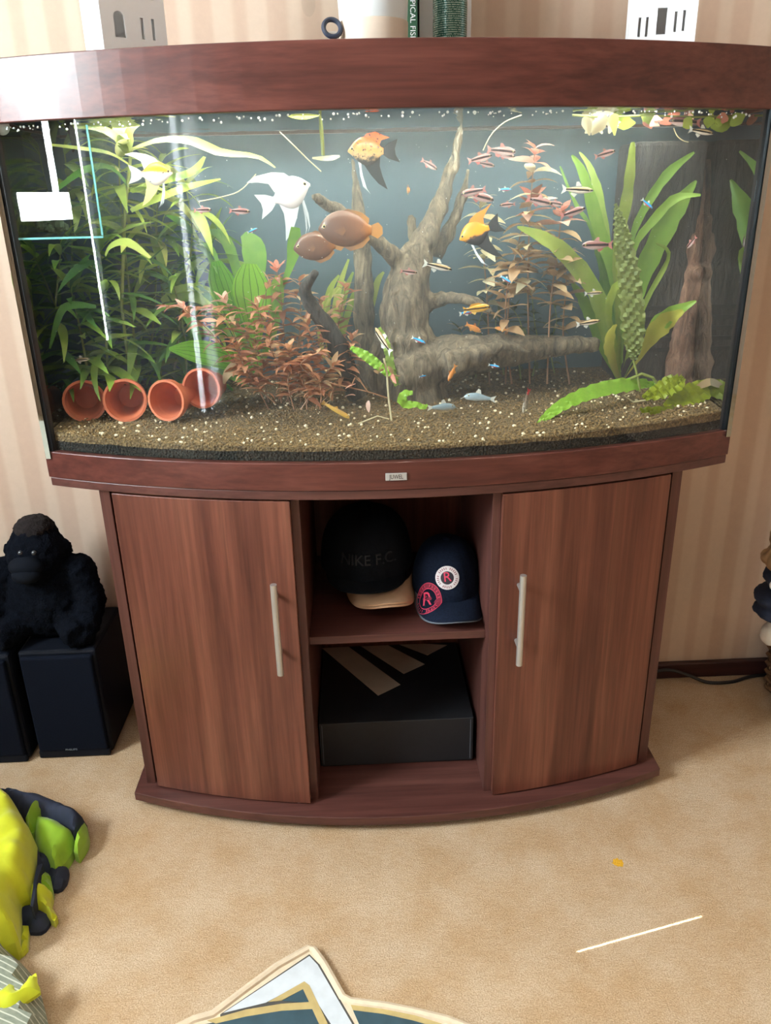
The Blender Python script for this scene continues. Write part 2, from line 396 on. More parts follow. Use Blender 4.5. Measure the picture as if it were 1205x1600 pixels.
# seen through the water the end panes mirror the tank (total reflection at glass and air)
M_tir = N('mirroring_end_glass'); M_tir.col((.50,.58,.60,1)); M_tir.set(Metallic=1, Roughness=.03); M_tir = M_tir.mat
GZ0, GZ1 = ZTR-.012, ZHB+.03
pane('front_glass', go, gi, GZ0, GZ1, tank)
for s in (-1, 1):
    o_ = [(s*.601, -.336), (s*.601, -.02)]; i_ = [(s*.593, -.336), (s*.593, -.02)]
    pane('side_glass', o_ if s > 0 else o_[::-1], i_ if s > 0 else i_[::-1], GZ0, GZ1, tank, M_tir)
    obj('silicone_seam', MB().prism([(s*.6015, -.3275), (s*.588, -.3335), (s*.583, -.324), (s*.590, -.312), (s*.6015, -.308)], GZ0, GZ1), plain('black_silicone', srgb(16,20,26), .35), tank)
def backdrop():
    n = N('blue_grey_backdrop'); vec = n.coord(); f = n.noise(vec, 6, 4, .6)
    n.col(n.ramp(f, [(.3, srgb(58,82,98)), (.7, srgb(74,98,112))])); n.set(Roughness=.6); return n.mat
obj('back_panel', MB().box((-.593, -.020, GZ0), (.593, -.016, GZ1)), backdrop(), tank)
# lamp bar with two tubes inside the hood
def emis(name, c, s):
    n = N(name); n.b.inputs['Base Color'].default_value = c; n.b.inputs['Emission Color'].default_value = c; n.b.inputs['Emission Strength'].default_value = s; return n.mat
LAMP = 80
lb = obj('lamp_bar', MB().box((-.46, -.355, ZHT-.04), (.46, -.16, ZHT-.014)), M_black, tank)
for y, hx_ in ((-.20, .49), (-.345, .44)):
    obj('light_tube', MB().tube([(-hx_, y, ZHT-.05), (hx_, y, ZHT-.05)], .008, 10), emis('tube_light', (1,.96,.84,1), LAMP), lb, smooth=True)
# badge on the lower trim
bp = P(619.5, 746, -.459); by = arc_y(bp.x)
bd = obj('badge', MB().box((bp.x-.0175, by-.0022, bp.z-.0062), (bp.x+.0175, by+.001, bp.z+.0062)), plain('silver_badge', (.55,.57,.58,1), .35, .6), tank, bevel=.0008)
tm = text_mesh('badge_lettering', 'JUWEL', .0105, .0004, plain('badge_ink', srgb(52,54,60), .5), 1.0)
remap(tm, lambda c: Vector((c.x*.72, -c.z, c.y)))
link('badge_lettering', tm, bd, (bp.x, by-.0024, bp.z))
# ------------------------------------------------------------------ inside the tank
def leaf_mat(name, c1, c2, c3, trans=.4, rough=.42, vein=None, vscale=40):
    """leaf with translucency; tone differs from leaf to leaf"""
    n = N(name); oi = n.n('ShaderNodeObjectInfo'); f = n.noise(n.coord(), vscale, 3, .6)
    r = n.math('ADD', n.math('MULTIPLY', oi.outputs['Random'], .7), n.math('MULTIPLY', f, .4))
    col = n.ramp(r, [(.12, c1), (.5, c2), (.92, c3)])
    if vein is not None:
        uv = n.n('ShaderNodeTexCoord'); sep = n.n('ShaderNodeSeparateXYZ'); n.l(uv.outputs['UV'], sep.inputs[0])
        a = n.math('ABSOLUTE', n.math('SUBTRACT', n.math('FRACT', n.math('ADD', n.math('MULTIPLY', sep.outputs[0], 5), n.math('MULTIPLY', f, .25))), .5))
        k = n.math('LESS_THAN', a, .055); col = n.mix(n.math('MULTIPLY', k, .75), col, vein)
    n.col(col); n.set(Roughness=rough)
    tl = n.n('ShaderNodeBsdfTranslucent'); n.l(col, tl.inputs[0]) if isinstance(col, bpy.types.NodeSocket) else None
    mx = n.n('ShaderNodeMixShader'); mx.inputs[0].default_value = trans
    n.l(n.b.outputs[0], mx.inputs[1]); n.l(tl.outputs[0], mx.inputs[2]); n.l(mx.outputs[0], n.out.inputs[0]); return n.mat
M_hyg = leaf_mat('long_green_leaf', srgb(66,112,54), srgb(106,152,60), srgb(170,194,84))
M_hyg_top = leaf_mat('yellow_green_leaf', srgb(120,150,60), srgb(176,196,84), srgb(220,222,130))  # paler and yellower tone than the long green leaf
M_sword = leaf_mat('sword_leaf', srgb(96,150,58), srgb(142,186,72), srgb(190,212,108), vein=None)
M_sword_v = leaf_mat('veined_sword_leaf', srgb(96,160,46), srgb(122,186,54), srgb(150,204,64), vein=srgb(40,74,20))
M_swordy = leaf_mat('yellowing_leaf', srgb(176,176,70), srgb(200,196,88), srgb(214,190,98))
M_red = leaf_mat('red_brown_leaf', srgb(132,84,64), srgb(180,122,90), srgb(216,164,124))
M_pink = leaf_mat('pink_leaf', srgb(196,110,92), srgb(218,146,124), srgb(236,200,182))
M_pale = leaf_mat('pale_cream_leaf', srgb(206,196,150), srgb(226,218,180), srgb(240,236,206))
M_tan = leaf_mat('tan_leaf', srgb(156,124,92), srgb(190,158,120), srgb(212,190,150))
M_moss = leaf_mat('dark_moss_leaf', srgb(44,66,40), srgb(64,84,46), srgb(96,104,60))
M_crink = leaf_mat('crinkled_leaf', srgb(104,166,50), srgb(142,200,62), srgb(178,216,84), vscale=180)
M_crinkd = leaf_mat('dark_crinkled_leaf', srgb(96,120,66), srgb(134,152,86), srgb(168,176,108), vscale=200)
M_olive = leaf_mat('olive_crinkled_leaf', srgb(110,128,20), srgb(160,176,30), srgb(192,196,50), vscale=150)
M_stem = plain('plant_stem', srgb(128,140,70), .5); M_stem_r = plain('brown_stem', srgb(140,100,70), .5); M_root = plain('pale_root', srgb(196,186,150), .6)

def soil_z(x, y): return .757+.034*max(0, min(1, (y+.45)/.43))+.006*noise.noise((x*7, y*7, 3))

def leaf_shape(kind, t):
    if kind == 'lance': return (math.sin(PI*min(1, t**.75))**.9)*(1-.12*t)
    if kind == 'oval': return math.sin(PI*t**.8)**.55
    if kind == 'strap': return min(1, t*5+.25)*min(1, (1-t)*3.2)**.8
    return math.sin(PI*t)
def leaf_mesh(name, L, W, bend, kind, mat, rows=7, fold=.2, twist=0):
    mb = MB(); vs = []; uvs = []
    for i in range(rows+1):
        t = i/rows; a = bend*t; x = L*(math.sin(a)/bend if abs(bend) > 1e-3 else t); z = -L*((1-math.cos(a))/bend if abs(bend) > 1e-3 else 0)
        w_ = W/2*leaf_shape(kind, .02+.96*t); tw = twist*t
        for s_ in (-1, 0, 1): vs.append((x, s_*w_*math.cos(tw), z+abs(s_)*fold*w_+s_*w_*math.sin(tw)))
    fs = [(i*3+j, i*3+j+1, (i+1)*3+j+1, (i+1)*3+j) for i in range(rows) for j in (0, 1)]
    return mb.add(vs, fs).mesh(name, mat, True)
def orient(o, d, up=(0,0,1), roll=0, s=1):
    d = Vector(d).normalized(); y = Vector(up).cross(d)
    if y.length < 1e-3: y = Vector((0,1,0)).cross(d)
    y.normalize(); z = d.cross(y); q = Matrix((d, y, z)).transposed()
    o.rotation_euler = (q @ Matrix.Rotation(roll, 3, 'X')).to_euler()
    o.scale = s if isinstance(s, tuple) else (s, s, s)
def ribbon(pts, widths, nrm=(0,-1,.25), rows=14, cols=4, fold=.12, wave=0, wfreq=9, ripple=0, seed=0):
    """a leaf blade along a path; wave ruffles its edges, ripple dents its face"""
    k = cat([(*p, w_) for p, w_ in zip(pts, widths)], rows+1); vs = []
    nrm = Vector(nrm).normalized(); uv = []
    for i, q in enumerate(k):
        c = Vector(q[:3]); a = Vector(k[max(i-1,0)][:3]); b = Vector(k[min(i+1,rows)][:3]); t = (b-a).normalized()
        s_ = t.cross(nrm).normalized(); nn = s_.cross(t); w_ = max(q[3], 0)/2
        for j in range(cols+1):
            f = 2*j/cols-1
            h = fold*abs(f)*w_+wave*math.sin(i*wfreq+(1.7 if f > 0 else 0)+seed)*abs(f)**1.5
            if ripple: h += ripple*math.sin(i*2.1+seed)*math.cos(f*7)*(1-abs(f)*.3)
            vs.append(c+s_*f*w_*(1+.10*math.sin(i*2.3+seed)*(1 if wave else 0))+nn*h); uv.append((j/cols, i/rows))
    mb = MB().add(vs, [(i*(cols+1)+j, i*(cols+1)+j+1, (i+1)*(cols+1)+j+1, (i+1)*(cols+1)+j) for i in range(rows) for j in range(cols)])
    mb.uv = uv; return mb
def ribbon_obj(name, mb, mat, parent):
    o = obj(name, mb, mat, parent, smooth=True); me = o.data; L = me.uv_layers.new(name='UVMap')
    for lp in me.loops: L.data[lp.index].uv = mb.uv[lp.vertex_index]
    return o
def pp(seq, Y):
    """list of photograph points -> 3D points; Y constant or from-to"""
    k = len(seq); ys = [Y]*k if not isinstance(Y, tuple) else [Y[0]+(Y[1]-Y[0])*i/(k-1) for i in range(k)]
    return [P(u, v, y) for (u, v), y in zip(seq, ys)]

# water: body of the tank as a clear level surface just under the hood
def water_mat():
    n = N('water_surface'); n.t.nodes.remove(n.b); tr = n.n('ShaderNodeBsdfTransparent'); tr.inputs[0].default_value = (.95,.98,.97,1)
    gl = n.n('ShaderNodeBsdfGlossy'); gl.inputs['Roughness'].default_value = .04; gl.inputs[0].default_value = (.9,.95,1,1)
    lw = n.n('ShaderNodeLayerWeight'); lw.inputs[0].default_value = .5
    bp_ = n.n('ShaderNodeBump'); bp_.inputs['Strength'].default_value = .2; bp_.inputs['Distance'].default_value = .01; n.l(n.noise(n.coord(), 14, 2), bp_.inputs['Height'])
    n.l(bp_.outputs[0], gl.inputs['Normal']); mx = n.n('ShaderNodeMixShader')
    mr = n.n('ShaderNodeMapRange'); mr.inputs[1].default_value = .55; mr.inputs[2].default_value = .8; mr.inputs[3].default_value = .03; mr.inputs[4].default_value = .97; n.l(lw.outputs['Facing'], mr.inputs[0]); n.l(mr.outputs[0], mx.inputs[0]); n.l(tr.outputs[0], mx.inputs[1]); n.l(gl.outputs[0], mx.inputs[2]); n.l(mx.outputs[0], n.out.inputs[0]); return n.mat
ZW = 1.2485
wi = bow(TW, TYS, TB, -.0197, inset=.0125)
obj('water_surface', MB().prism(wi, ZW-.0006, ZW), water_mat(), tank)

# the body of water, very slightly cloudy
def cloudy():
    n = N('cloudy_water'); n.t.nodes.remove(n.b); v = n.n('ShaderNodeVolumeScatter'); v.inputs['Color'].default_value = (.82,.93,1,1); v.inputs['Density'].default_value = HAZE; v.inputs['Anisotropy'].default_value = .2
    n.l(v.outputs[0], n.out.inputs['Volume']); return n.mat
HAZE = .36
obj('water', MB().prism(wi, ZTR+.001, ZW-.001), cloudy(), tank)
# soil bed
def soil_mat():
    n = N('brown_aqua_soil'); vec = n.coord(); vo = n.n('ShaderNodeTexVoronoi'); vo.inputs['Scale'].default_value = 260; n.l(vec, vo.inputs['Vector'])
    cc = n.ramp(n.noise(vec, 220, 3, .7), [(.3, srgb(58,46,32)), (.5, srgb(104,86,58)), (.72, srgb(146,122,82))])
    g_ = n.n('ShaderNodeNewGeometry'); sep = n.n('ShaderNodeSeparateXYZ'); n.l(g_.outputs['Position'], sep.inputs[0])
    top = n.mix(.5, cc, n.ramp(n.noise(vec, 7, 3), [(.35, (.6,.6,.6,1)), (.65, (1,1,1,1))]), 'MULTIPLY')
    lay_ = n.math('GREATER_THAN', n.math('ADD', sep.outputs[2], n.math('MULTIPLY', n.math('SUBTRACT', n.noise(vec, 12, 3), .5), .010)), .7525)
    n.col(n.mix(lay_, srgb(22,22,18), top)); n.set(Roughness=.9)   # shade low on the soil front is painted in as a dark band
    n.bump(vo.outputs['Distance'], .9, .004); return n.mat
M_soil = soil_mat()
mb = MB(); nx_, ny_ = 120, 44; vs = []
for j in range(ny_+1):
    for i in range(nx_+1):
        x = -.591+1.182*i/nx_; yf = arc_y(x)+.013; y = yf+(-.022-yf)*j/ny_
        vs.append((x, y, soil_z(x, y)))
fs = [(j*(nx_+1)+i, j*(nx_+1)+i+1, (j+1)*(nx_+1)+i+1, (j+1)*(nx_+1)+i) for j in range(ny_) for i in range(nx_)]
b0 = len(vs); ring = [i for i in range(nx_+1)]+[(j+1)*(nx_+1)-1 for j in range(1, ny_+1)]+[ny_*(nx_+1)+i for i in range(nx_-1, -1, -1)]+[j*(nx_+1) for j in range(ny_-1, 0, -1)]
vs += [(vs[i][0], vs[i][1], ZTR+.0005) for i in ring]
k_ = len(ring); fs += [(ring[(i+1)%k_], ring[i], b0+i, b0+(i+1)%k_) for i in range(k_)]; fs.append(tuple(range(b0, b0+k_)))
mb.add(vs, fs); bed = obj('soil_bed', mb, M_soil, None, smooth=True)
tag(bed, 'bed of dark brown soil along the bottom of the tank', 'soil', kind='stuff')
def scatter(name, label, cat_, count, rmin, rmax, mat, seed, bias, zoff=.3):
    g = random.Random(seed); mb = MB(); ico = [(0,0,1),(.89,0,.45),(.28,.85,.45),(-.72,.53,.45),(-.72,-.53,.45),(.28,-.85,.45),(.72,.53,-.45),(-.28,.85,-.45),(-.89,0,-.45),(-.28,-.85,-.45),(.72,-.53,-.45),(0,0,-1)]
    tri = [(0,1,2),(0,2,3),(0,3,4),(0,4,5),(0,5,1),(1,6,2),(2,7,3),(3,8,4),(4,9,5),(5,10,1),(2,6,7),(3,7,8),(4,8,9),(5,9,10),(1,10,6),(6,11,7),(7,11,8),(8,11,9),(9,11,10),(10,11,6)]
    for _ in range(count):
        x = g.uniform(-.58, .58); yf = arc_y(x)+.016; y = yf+(-.03-yf)*g.random()**bias
        r_ = g.uniform(rmin, rmax); z = soil_z(x, y)+r_*zoff; a = g.random()*6.28; ca, sa = math.cos(a), math.sin(a); e = (g.uniform(.7,1.2), g.uniform(.7,1.2), g.uniform(.6,1))
        mb.add([(x+r_*(ca*p[0]*e[0]-sa*p[1]*e[1]), y+r_*(sa*p[0]*e[0]+ca*p[1]*e[1]), z+r_*p[2]*e[2]) for p in ico], tri)
    o = obj(name, mb, mat, None); return tag(o, label, cat_, kind='stuff')
scatter('soil_grains', 'loose brown soil grains covering the tank bed', 'soil', 9000, .0014, .0028, plain('soil_grain', srgb(120,98,64), .85, var=.5, vscale=120), 3, 1.5)
scatter('gravel_specks', 'scattered cream gravel specks on the dark tank bed', 'gravel', 520, .0012, .0036, plain('cream_gravel', srgb(232,220,190), .6, var=.12), 5, 1.2, .6)
# air bubbles under the hood along the front glass
mbb = MB(); g = random.Random(9)
for _ in range(170):
    x = g.uniform(-.58, .56)
    if -.02 < x < .03 and g.random() < .5: continue
    r_ = g.uniform(.0008, .0022); mbb.ball((x, arc_y(x)+.0165, ZHB-.0045-g.random()**2*.007), r_, 6, 4)
o = obj('air_bubbles', mbb, plain('bubble_white', (.85,.9,.92,1), .1), None); tag(o, 'tiny white air bubbles along the waterline under the hood', 'bubbles', kind='stuff')
mbb = MB()
for _ in range(220):
    x = g.uniform(-.56, .56); y = arc_y(x)+.03+g.random()*.25; y = min(y, -.04)
    mbb.ball((x, y, g.uniform(.85, 1.21)), g.uniform(.0003, .0007), 5, 4)
o = obj('floating_specks', mbb, plain('speck_white', (.8,.85,.86,1), .5), None); tag(o, 'fine pale specks drifting through the tank water', 'specks', kind='stuff')

# ---- driftwood
def wood_mat(name, a, b, c):
    n = N(name); f = n.noise(n.coord((26, 26, 6)), 3, 6, .7, .9); g_ = n.noise(n.coord(), 60, 4, .7)
    n.col(n.mix(.5, n.ramp(f, [(.3, a), (.5, b), (.72, c)]), n.ramp(g_, [(.3, (.6,.6,.6,1)), (.65, (1,1,1,1))]), 'MULTIPLY')); n.set(Roughness=.85)
    n.bump(f, .9, .012); return n.mat
M_drift = wood_mat('grey_driftwood', srgb(62,54,46), srgb(116,104,86), srgb(160,146,122))
M_drift_d = wood_mat('dark_driftwood', srgb(34,32,30), srgb(58,54,50), srgb(92,86,78))
M_bark = wood_mat('brown_driftwood', srgb(92,66,54), srgb(134,100,82), srgb(166,132,110))
def branches(name, label, segs, mat, voxel=.0055, disp=.006):
    mb = MB()
    for pts, Y, rad in segs:
        P3 = pp(pts, Y); yy = [q.y for q in P3]; k = cat([(*q, r_*pxm(q.y)) for q, r_ in zip(P3, rad)], len(pts)*4)
        mb.tube([q[:3] for q in k], [max(q[3], .002)*(1+.16*noise.noise((i*.9, len(pts), 1))) for i, q in enumerate(k)], 10)
    base = Vector(mb.v[0]); base.z = soil_z(base.x, base.y)
    o = obj(name, mb, mat, None, smooth=True, loc=(base.x, base.y, base.z))
    r = o.modifiers.new('remesh', 'REMESH'); r.mode = 'VOXEL'; r.voxel_size = voxel; r.use_smooth_shade = True
    tx = bpy.data.textures.new(name, 'CLOUDS'); tx.noise_scale = .03; tx.noise_depth = 3
    d = o.modifiers.new('displace', 'DISPLACE'); d.texture = tx; d.strength = disp*2; d.mid_level = .5; d.texture_coords = 'LOCAL'
    return tag(o, label, 'driftwood', 'driftwood in the tank')
branches('driftwood', 'large forked grey driftwood with branches in the middle of the tank', [
    ([(655,640),(640,560),(632,480),(645,420),(668,365),(690,310),(708,255),(722,190)], (-.19,-.12), [50,40,36,28,17,12,8,3]),
    ([(680,400),(702,360),(722,310),(732,262)], -.12, [12,10,7,3]),
    ([(650,450),(655,400),(645,370),(642,335)], -.10, [16,12,8,4]),
    ([(640,430),(612,398),(578,368),(540,338),(510,318),(487,307)], (-.16,-.24), [14,12,11,10,8,5]),
    ([(650,480),(690,466),(725,466),(755,478),(770,490)], (-.16,-.22), [18,11,9,7,3]),
    ([(625,590),(690,562),(760,552),(820,546),(880,540),(934,538)], (-.20,-.17), [44,34,29,20,14,11]),
    ([(700,570),(760,548),(790,540),(830,552)], (-.24,-.24), [22,13,8,3]),
    ([(640,610),(600,600),(590,560),(610,510)], (-.17,-.15), [30,24,18,12])], M_drift)
branches('driftwood', 'upright grey wood post behind the brown gouramis', [
    ([(572,640),(572,560),(568,480),(567,400),(562,345),(556,290),(551,245)], -.085, [14,15,15,13,11,6,3])], M_drift, disp=.004)
branches('driftwood', 'short blackish curved twig rising from the red-brown bush', [
    ([(560,620),(535,560),(513,512),(490,482),(476,455),(484,437),(494,424)], (-.22,-.28), [16,16,13,11,9,7,6])], M_drift_d, .004, .003)
branches('driftwood', 'brown upright driftwood with a hooked knot beside the filter box', [
    ([(1065,650),(1062,590),(1070,520),(1076,450),(1082,380),(1088,300),(1090,250)], (-.15,-.10), [26,24,20,17,17,15,10]),
    ([(1085,420),(1094,450),(1102,480),(1110,512)], -.14, [14,11,9,4])], M_bark)
# internal filter box in the back corner
fb = obj('filter_box', MB().box((.455, -.135, .77), (.585, -.022, 1.215)), wood_mat('algae_filter_box', srgb(40,40,42), srgb(62,58,56), srgb(84,76,70)), tank, bevel=.008)
for i in range(5): obj('intake_slot', MB().box((.475, -.1365, .84+i*.02), (.565, -.134, .848+i*.02)), M_black, fb)

# ---- terracotta pots
M_terra = plain('terracotta', srgb(192,104,70), .75, var=.15, vscale=25); 
def pot(u, v, Y, r_, az, label):
    c = P(u, v, Y); R0 = r_*pxm(Y); H = R0*1.75
    c.z = max(c.z, soil_z(c.x, c.y)+R0*.80)
    prof = [(0, H), (R0*.62, H), (R0*.80, R0*.45), (R0*.82, R0*.42), (R0*.98, R0*.40), (R0, 0), (R0*.89, 0), (R0*.82, R0*.4), (R0*.55, H-.004), (0, H-.004)]
    ax = Vector((math.sin(az), math.cos(az), -.10)).normalized(); q = Vector((0,0,1)).rotation_difference(ax).to_matrix()
    o = obj('terracotta_pot', MB().lathe(prof, 28, c, mat=q), M_terra, None, smooth=True, loc=c)
    tag(o, label, 'flower pot', 'terracotta pots lying on the soil')
pot(132, 627, -.26, 31, -.25, 'terracotta pot on its side, the one closest to the glass corner seam')
pot(195, 626, -.275, 32, -.1, 'terracotta pot on its side, second from the glass corner seam')
pot(259, 626, -.30, 31, .35, 'terracotta pot on its side, third from the glass corner seam')
pot(314, 607, -.275, 30, .25, 'terracotta pot on its side, under the broad yellow-green leaf')

# ---- plants
def plant(name, label, u, v, Y, group=None):
    c = P(u, v, Y); return thing(name, label, 'plant', (c.x, c.y, min(c.z, soil_z(c.x, c.y)) if v > 560 else c.z), group)
HYG = [leaf_mesh('lance_leaf', .115, .019, b, 'lance', M_hyg, 7, .25, tw) for b, tw in ((.7, .3), (1.1, -.4), (.35, .5), (1.6, .2))]
HYT = [leaf_mesh('lance_leaf_bright', .115, .021, b, 'lance', M_hyg_top, 7, .25, tw) for b, tw in ((.6, .4), (1.0, -.5), (1.4, .2))]
def stem_plant(name, label, path, Y, leaves, tips, nodes, per, scale, lift, stem_mat, group=None, tipn=4, rs=1, srad=.0022, start=.05, front=.25):
    g = random.Random(rs); P3 = pp(path, Y); k = cat([tuple(q) for q in P3], 24)
    t = plant(name, label, *path[0], Y if not isinstance(Y, tuple) else Y[0], group)
    obj('stem', MB().tube(k, [srad*(1.2-.7*i/23) for i in range(24)], 6), stem_mat, t, smooth=True)
    ph = g.random()*6
    for i in range(nodes):
        f = start+(1-start)*i/(nodes-1); a = f*22.99; q = Vector(k[int(a)]).lerp(Vector(k[min(int(a)+1, 23)]), a-int(a)); ph += 1.45
        ax = (Vector(k[min(int(a)+1,23)])-Vector(k[max(int(a)-1,0)])).normalized()
        for j in range(per):
            an = ph+j*2*PI/per+g.uniform(-.3,.3); el = lift+g.uniform(-.3,.3)+(.55 if i > nodes-3 else 0)
            d = Vector((math.cos(an), math.sin(an)*.75-front*.3, 0)); d = d.normalized()*math.cos(el)+ax*math.sin(el)
            s_ = scale*g.uniform(.7, 1.12)*(1-.25*(f > .93))
            tip = q+d*s_*.115
            if tip.y > -.03: d.y = -abs(d.y); 
            if abs(tip.x) > .55: d.x *= -.3 if abs(q.x) < .55 else -.8
            if (q+d*s_*.115).y < arc_y(max(-.6, min(.6, q.x)))+.02: d.y = abs(d.y)
            if abs(q.x+d.x*s_*.115) > .572: continue
            o = link('leaf', g.choice(tips if i >= nodes-tipn else leaves), t, q); orient(o, d, roll=g.uniform(-.4,.4), s=s_)
    return t
hy = 'tall long-leaved green stem plants at the end of the tank'
def hyl(i): return ['bushy green stem plant, tallest and most yellow at its tip', 'bushy green stem plant hard against the side glass', 'bushy green stem plant rising behind the clear box', 'bushy green stem plant leaning toward the open water',
  'bushy green stem plant directly above the terracotta pots', 'dark green stem plant deep in the leafy thicket', 'green stem plant at the thicket edge, facing the white angelfish', 'short dark green stem plant behind the first two pots', 'green stem plant with arching leaves under the clear box', 'green stem plant behind the orange and white angelfish', 'low green stem plant between thicket and sword plant'][i]
HY = [ ([(215,600),(205,480),(190,340),(185,215)], -.16, 15), ([(75,600),(60,500),(48,400),(50,330)], -.14, 11), ([(120,600),(115,480),(110,330),(100,230)], -.08, 14), ([(270,600),(285,480),(300,370),(290,290)], -.12, 13),
  ([(170,600),(165,520),(160,440),(155,385)], -.20, 9), ([(230,600),(240,500),(245,400),(240,320)], -.07, 12), ([(310,600),(330,520),(330,440),(325,385)], -.07, 9), ([(140,600),(130,540),(120,490),(110,450)], -.20, 8),
  ([(95,600),(85,520),(90,440),(95,390)], -.19, 9), ([(250,600),(255,480),(245,360),(250,255)], -.09, 13), ([(290,600),(290,540),(280,480),(270,440)], -.15, 8)]
for i, (pth, Y, nn) in enumerate(HY):
    stem_plant('long_leaf_stem_plant', hyl(i), pth, Y, HYG, HYT if pth[-1][1] < 300 else HYG, nn+3, 3, 1.0, .25, M_stem, hy, 9 if i in (0, 2, 9) else 4, 20+i)
# arching single leaves of the tall plant that reach out over the water
big = plant('arching_leaf_plant', 'plant with long arching yellow-green leaves reaching along the waterline', 205, 600, -.2)
obj('stem', MB().tube(pp([(205,600),(190,480),(195,330),(205,235)], -.2), .003, 6), M_stem, big, smooth=True)
for pts, wd, Y, mt in (
    ([(205,235),(250,220),(300,222),(345,240),(400,245),(430,262)], [8,12,17,15,8,2], (-.2,-.3), M_hyg_top),
    ([(205,240),(180,215),(150,200),(110,196),(80,190)], [8,14,16,12,4], (-.2,-.25), M_hyg_top),
    ([(205,260),(170,240),(120,232),(70,226)], [6,8,8,4], (-.2,-.3), M_hyg_top),
    ([(200,290),(170,262),(130,268),(85,300)], [8,12,12,5], (-.2,-.29), M_hyg),
    ([(205,300),(250,285),(300,270),(320,245)], [8,14,14,4], (-.2,-.12), M_hyg),
    ([(205,330),(250,310),(295,293),(345,280)], [8,13,13,3], (-.2,-.15), M_hyg_top),
    ([(200,235),(205,210),(215,196),(232,188)], [10,20,20,8], (-.2,-.22), M_hyg_top),
    ([(200,240),(190,215),(192,200),(200,186)], [10,22,22,8], (-.2,-.18), M_hyg_top),
    ([(165,400),(175,385),(200,380),(235,403)], [6,12,14,4], (-.26,-.29), M_hyg_top),
    ([(60,400),(30,392),(25,430),(32,480)], [6,14,12,4], (-.24,-.25), M_hyg),
    ([(150,480),(115,478),(95,490),(78,545)], [6,14,12,3], (-.26,-.27), M_hyg)):
    ribbon_obj('leaf', ribbon(pp(pts, Y), [w_*pxm(-.2) for w_ in wd], (.1,-.6,.7), 12, 2, .25), mt, big)

# veined sword plant, left of the middle
sw = plant('sword_plant', 'sword plant with broad bright green dark-veined oval leaves', 400, 600, -.16)
for pts, wd, Y, mt in (
    ([(400,590),(398,520),(395,470),(392,440),(390,412)], [6,24,52,50,20], (-.16,-.2), M_sword_v),
    ([(400,590),(375,520),(355,465),(345,435),(338,408)], [6,14,34,36,14], (-.16,-.19), M_sword_v),
    ([(400,590),(425,520),(432,475),(433,450),(436,432)], [6,14,20,20,10], (-.16,-.2), M_sword),
    ([(400,590),(400,470),(400,420),(395,385),(380,366)], [5,10,30,34,10], (-.16,-.12), M_sword),
    ([(400,590),(360,500),(320,462),(280,458),(252,470)], [5,16,28,22,6], (-.16,-.14), M_sword),
    ([(400,590),(372,568),(340,556),(300,548),(264,545)], [6,24,34,30,4], (-.20,-.25), M_sword_v),
    ([(400,590),(430,480),(452,420),(460,385),(462,355)], [4,5,10,20,12], (-.16,-.24), M_sword),
    ([(400,590),(380,470),(360,390),(340,365),(318,362)], [4,8,16,12,3], (-.16,-.12), M_hyg)):
    ribbon_obj('leaf', ribbon(pp(pts, Y), [w_*pxm(-.2) for w_ in wd], (0,-1,.3), 14, 6, .10), mt, sw)
# loose curled brown leaf below it
bl = plant('withered_leaf', 'withered brown leaf hanging below the sword plant', 355, 600, -.25)
ribbon_obj('blade', ribbon(pp([(378,555),(368,572),(355,585),(350,600)], (-.25,-.27)), [w_*pxm(-.2) for w_ in (10,16,12,3)], (0,-1,.3), 8, 3, .2), M_tan, bl)

# red-brown bush of fine stems
RL = [leaf_mesh('small_red_leaf', .026, .0095, b, 'lance', M_red, 4, .3, .2) for b in (.3, .8, 1.2)]
RT = [leaf_mesh('small_tan_leaf', .026, .010, b, 'lance', M_tan, 4, .3, .2) for b in (.3, .9)]
RP = [leaf_mesh('small_pink_leaf', .026, .011, b, 'oval', M_pink, 4, .3, .2) for b in (.2, .7)]
S115 = 1.0
RB = [([(420,630),(400,560),(375,510),(350,470)], -.20), ([(440,630),(430,560),(415,510),(400,478)], -.24), ([(450,630),(445,540),(440,470),(432,420)], -.19), ([(470,630),(465,560),(470,500),(468,440)], -.21),
      ([(430,630),(380,580),(330,520),(285,480)], -.27), ([(480,630),(490,580),(490,540),(480,505)], -.26), ([(500,630),(520,560),(530,500),(540,450)], -.17), ([(430,630),(400,600),(380,570),(370,545)], -.28),
      ([(460,640),(450,600),(455,570),(450,545)], -.30), ([(470,640),(490,610),(505,590),(520,572)], -.31), ([(490,640),(530,600),(545,560),(550,530)], -.24), ([(420,640),(380,560),(345,490),(262,478)], -.24),
      ([(480,640),(470,590),(430,560),(420,520)], -.30), ([(500,640),(500,600),(470,570),(500,550)], -.32), ([(455,640),(440,590),(400,540),(420,440)], -.22), ([(440,640),(480,570),(510,520),(500,470)], -.2)]
RBL = ["tip of it bright pink, closest to the sword plant's oval leaves", 'growing straight up beneath the veined sword leaves', 'reaching highest with a pink crown beside the bright oval leaf', 'standing just left of the dark curved twig', 'arching far out over the terracotta pots with a pink tip', 'curling low before the dark twig', 'behind the dark twig, beside the wood post', 'drooping toward the fourth terracotta pot', 'short and upright at the very front of the bush', 'leaning from the bush toward the yellow loach', 'touching the foot of the wood post', 'longest of all, reaching toward the long-leaved thicket', 'bowed over the middle of the bush', 'crossing low over the bare soil', 'tall and thin below the smaller gourami', "rising through the bush below the dark twig's tip"]
rbg = 'fine red-brown stems of the bush in front of the driftwood'
for i, (pth, Y) in enumerate(RB):
    t = stem_plant('red_stem_plant', 'red-brown leafy stem '+RBL[i], pth, Y, RL if i % 3 else RL+RT, RP if i in (0,2,4,11) else RL+RT, 16, 3, 1.35, .35, M_stem_r, rbg, 2, 60+i, .0011, .2)
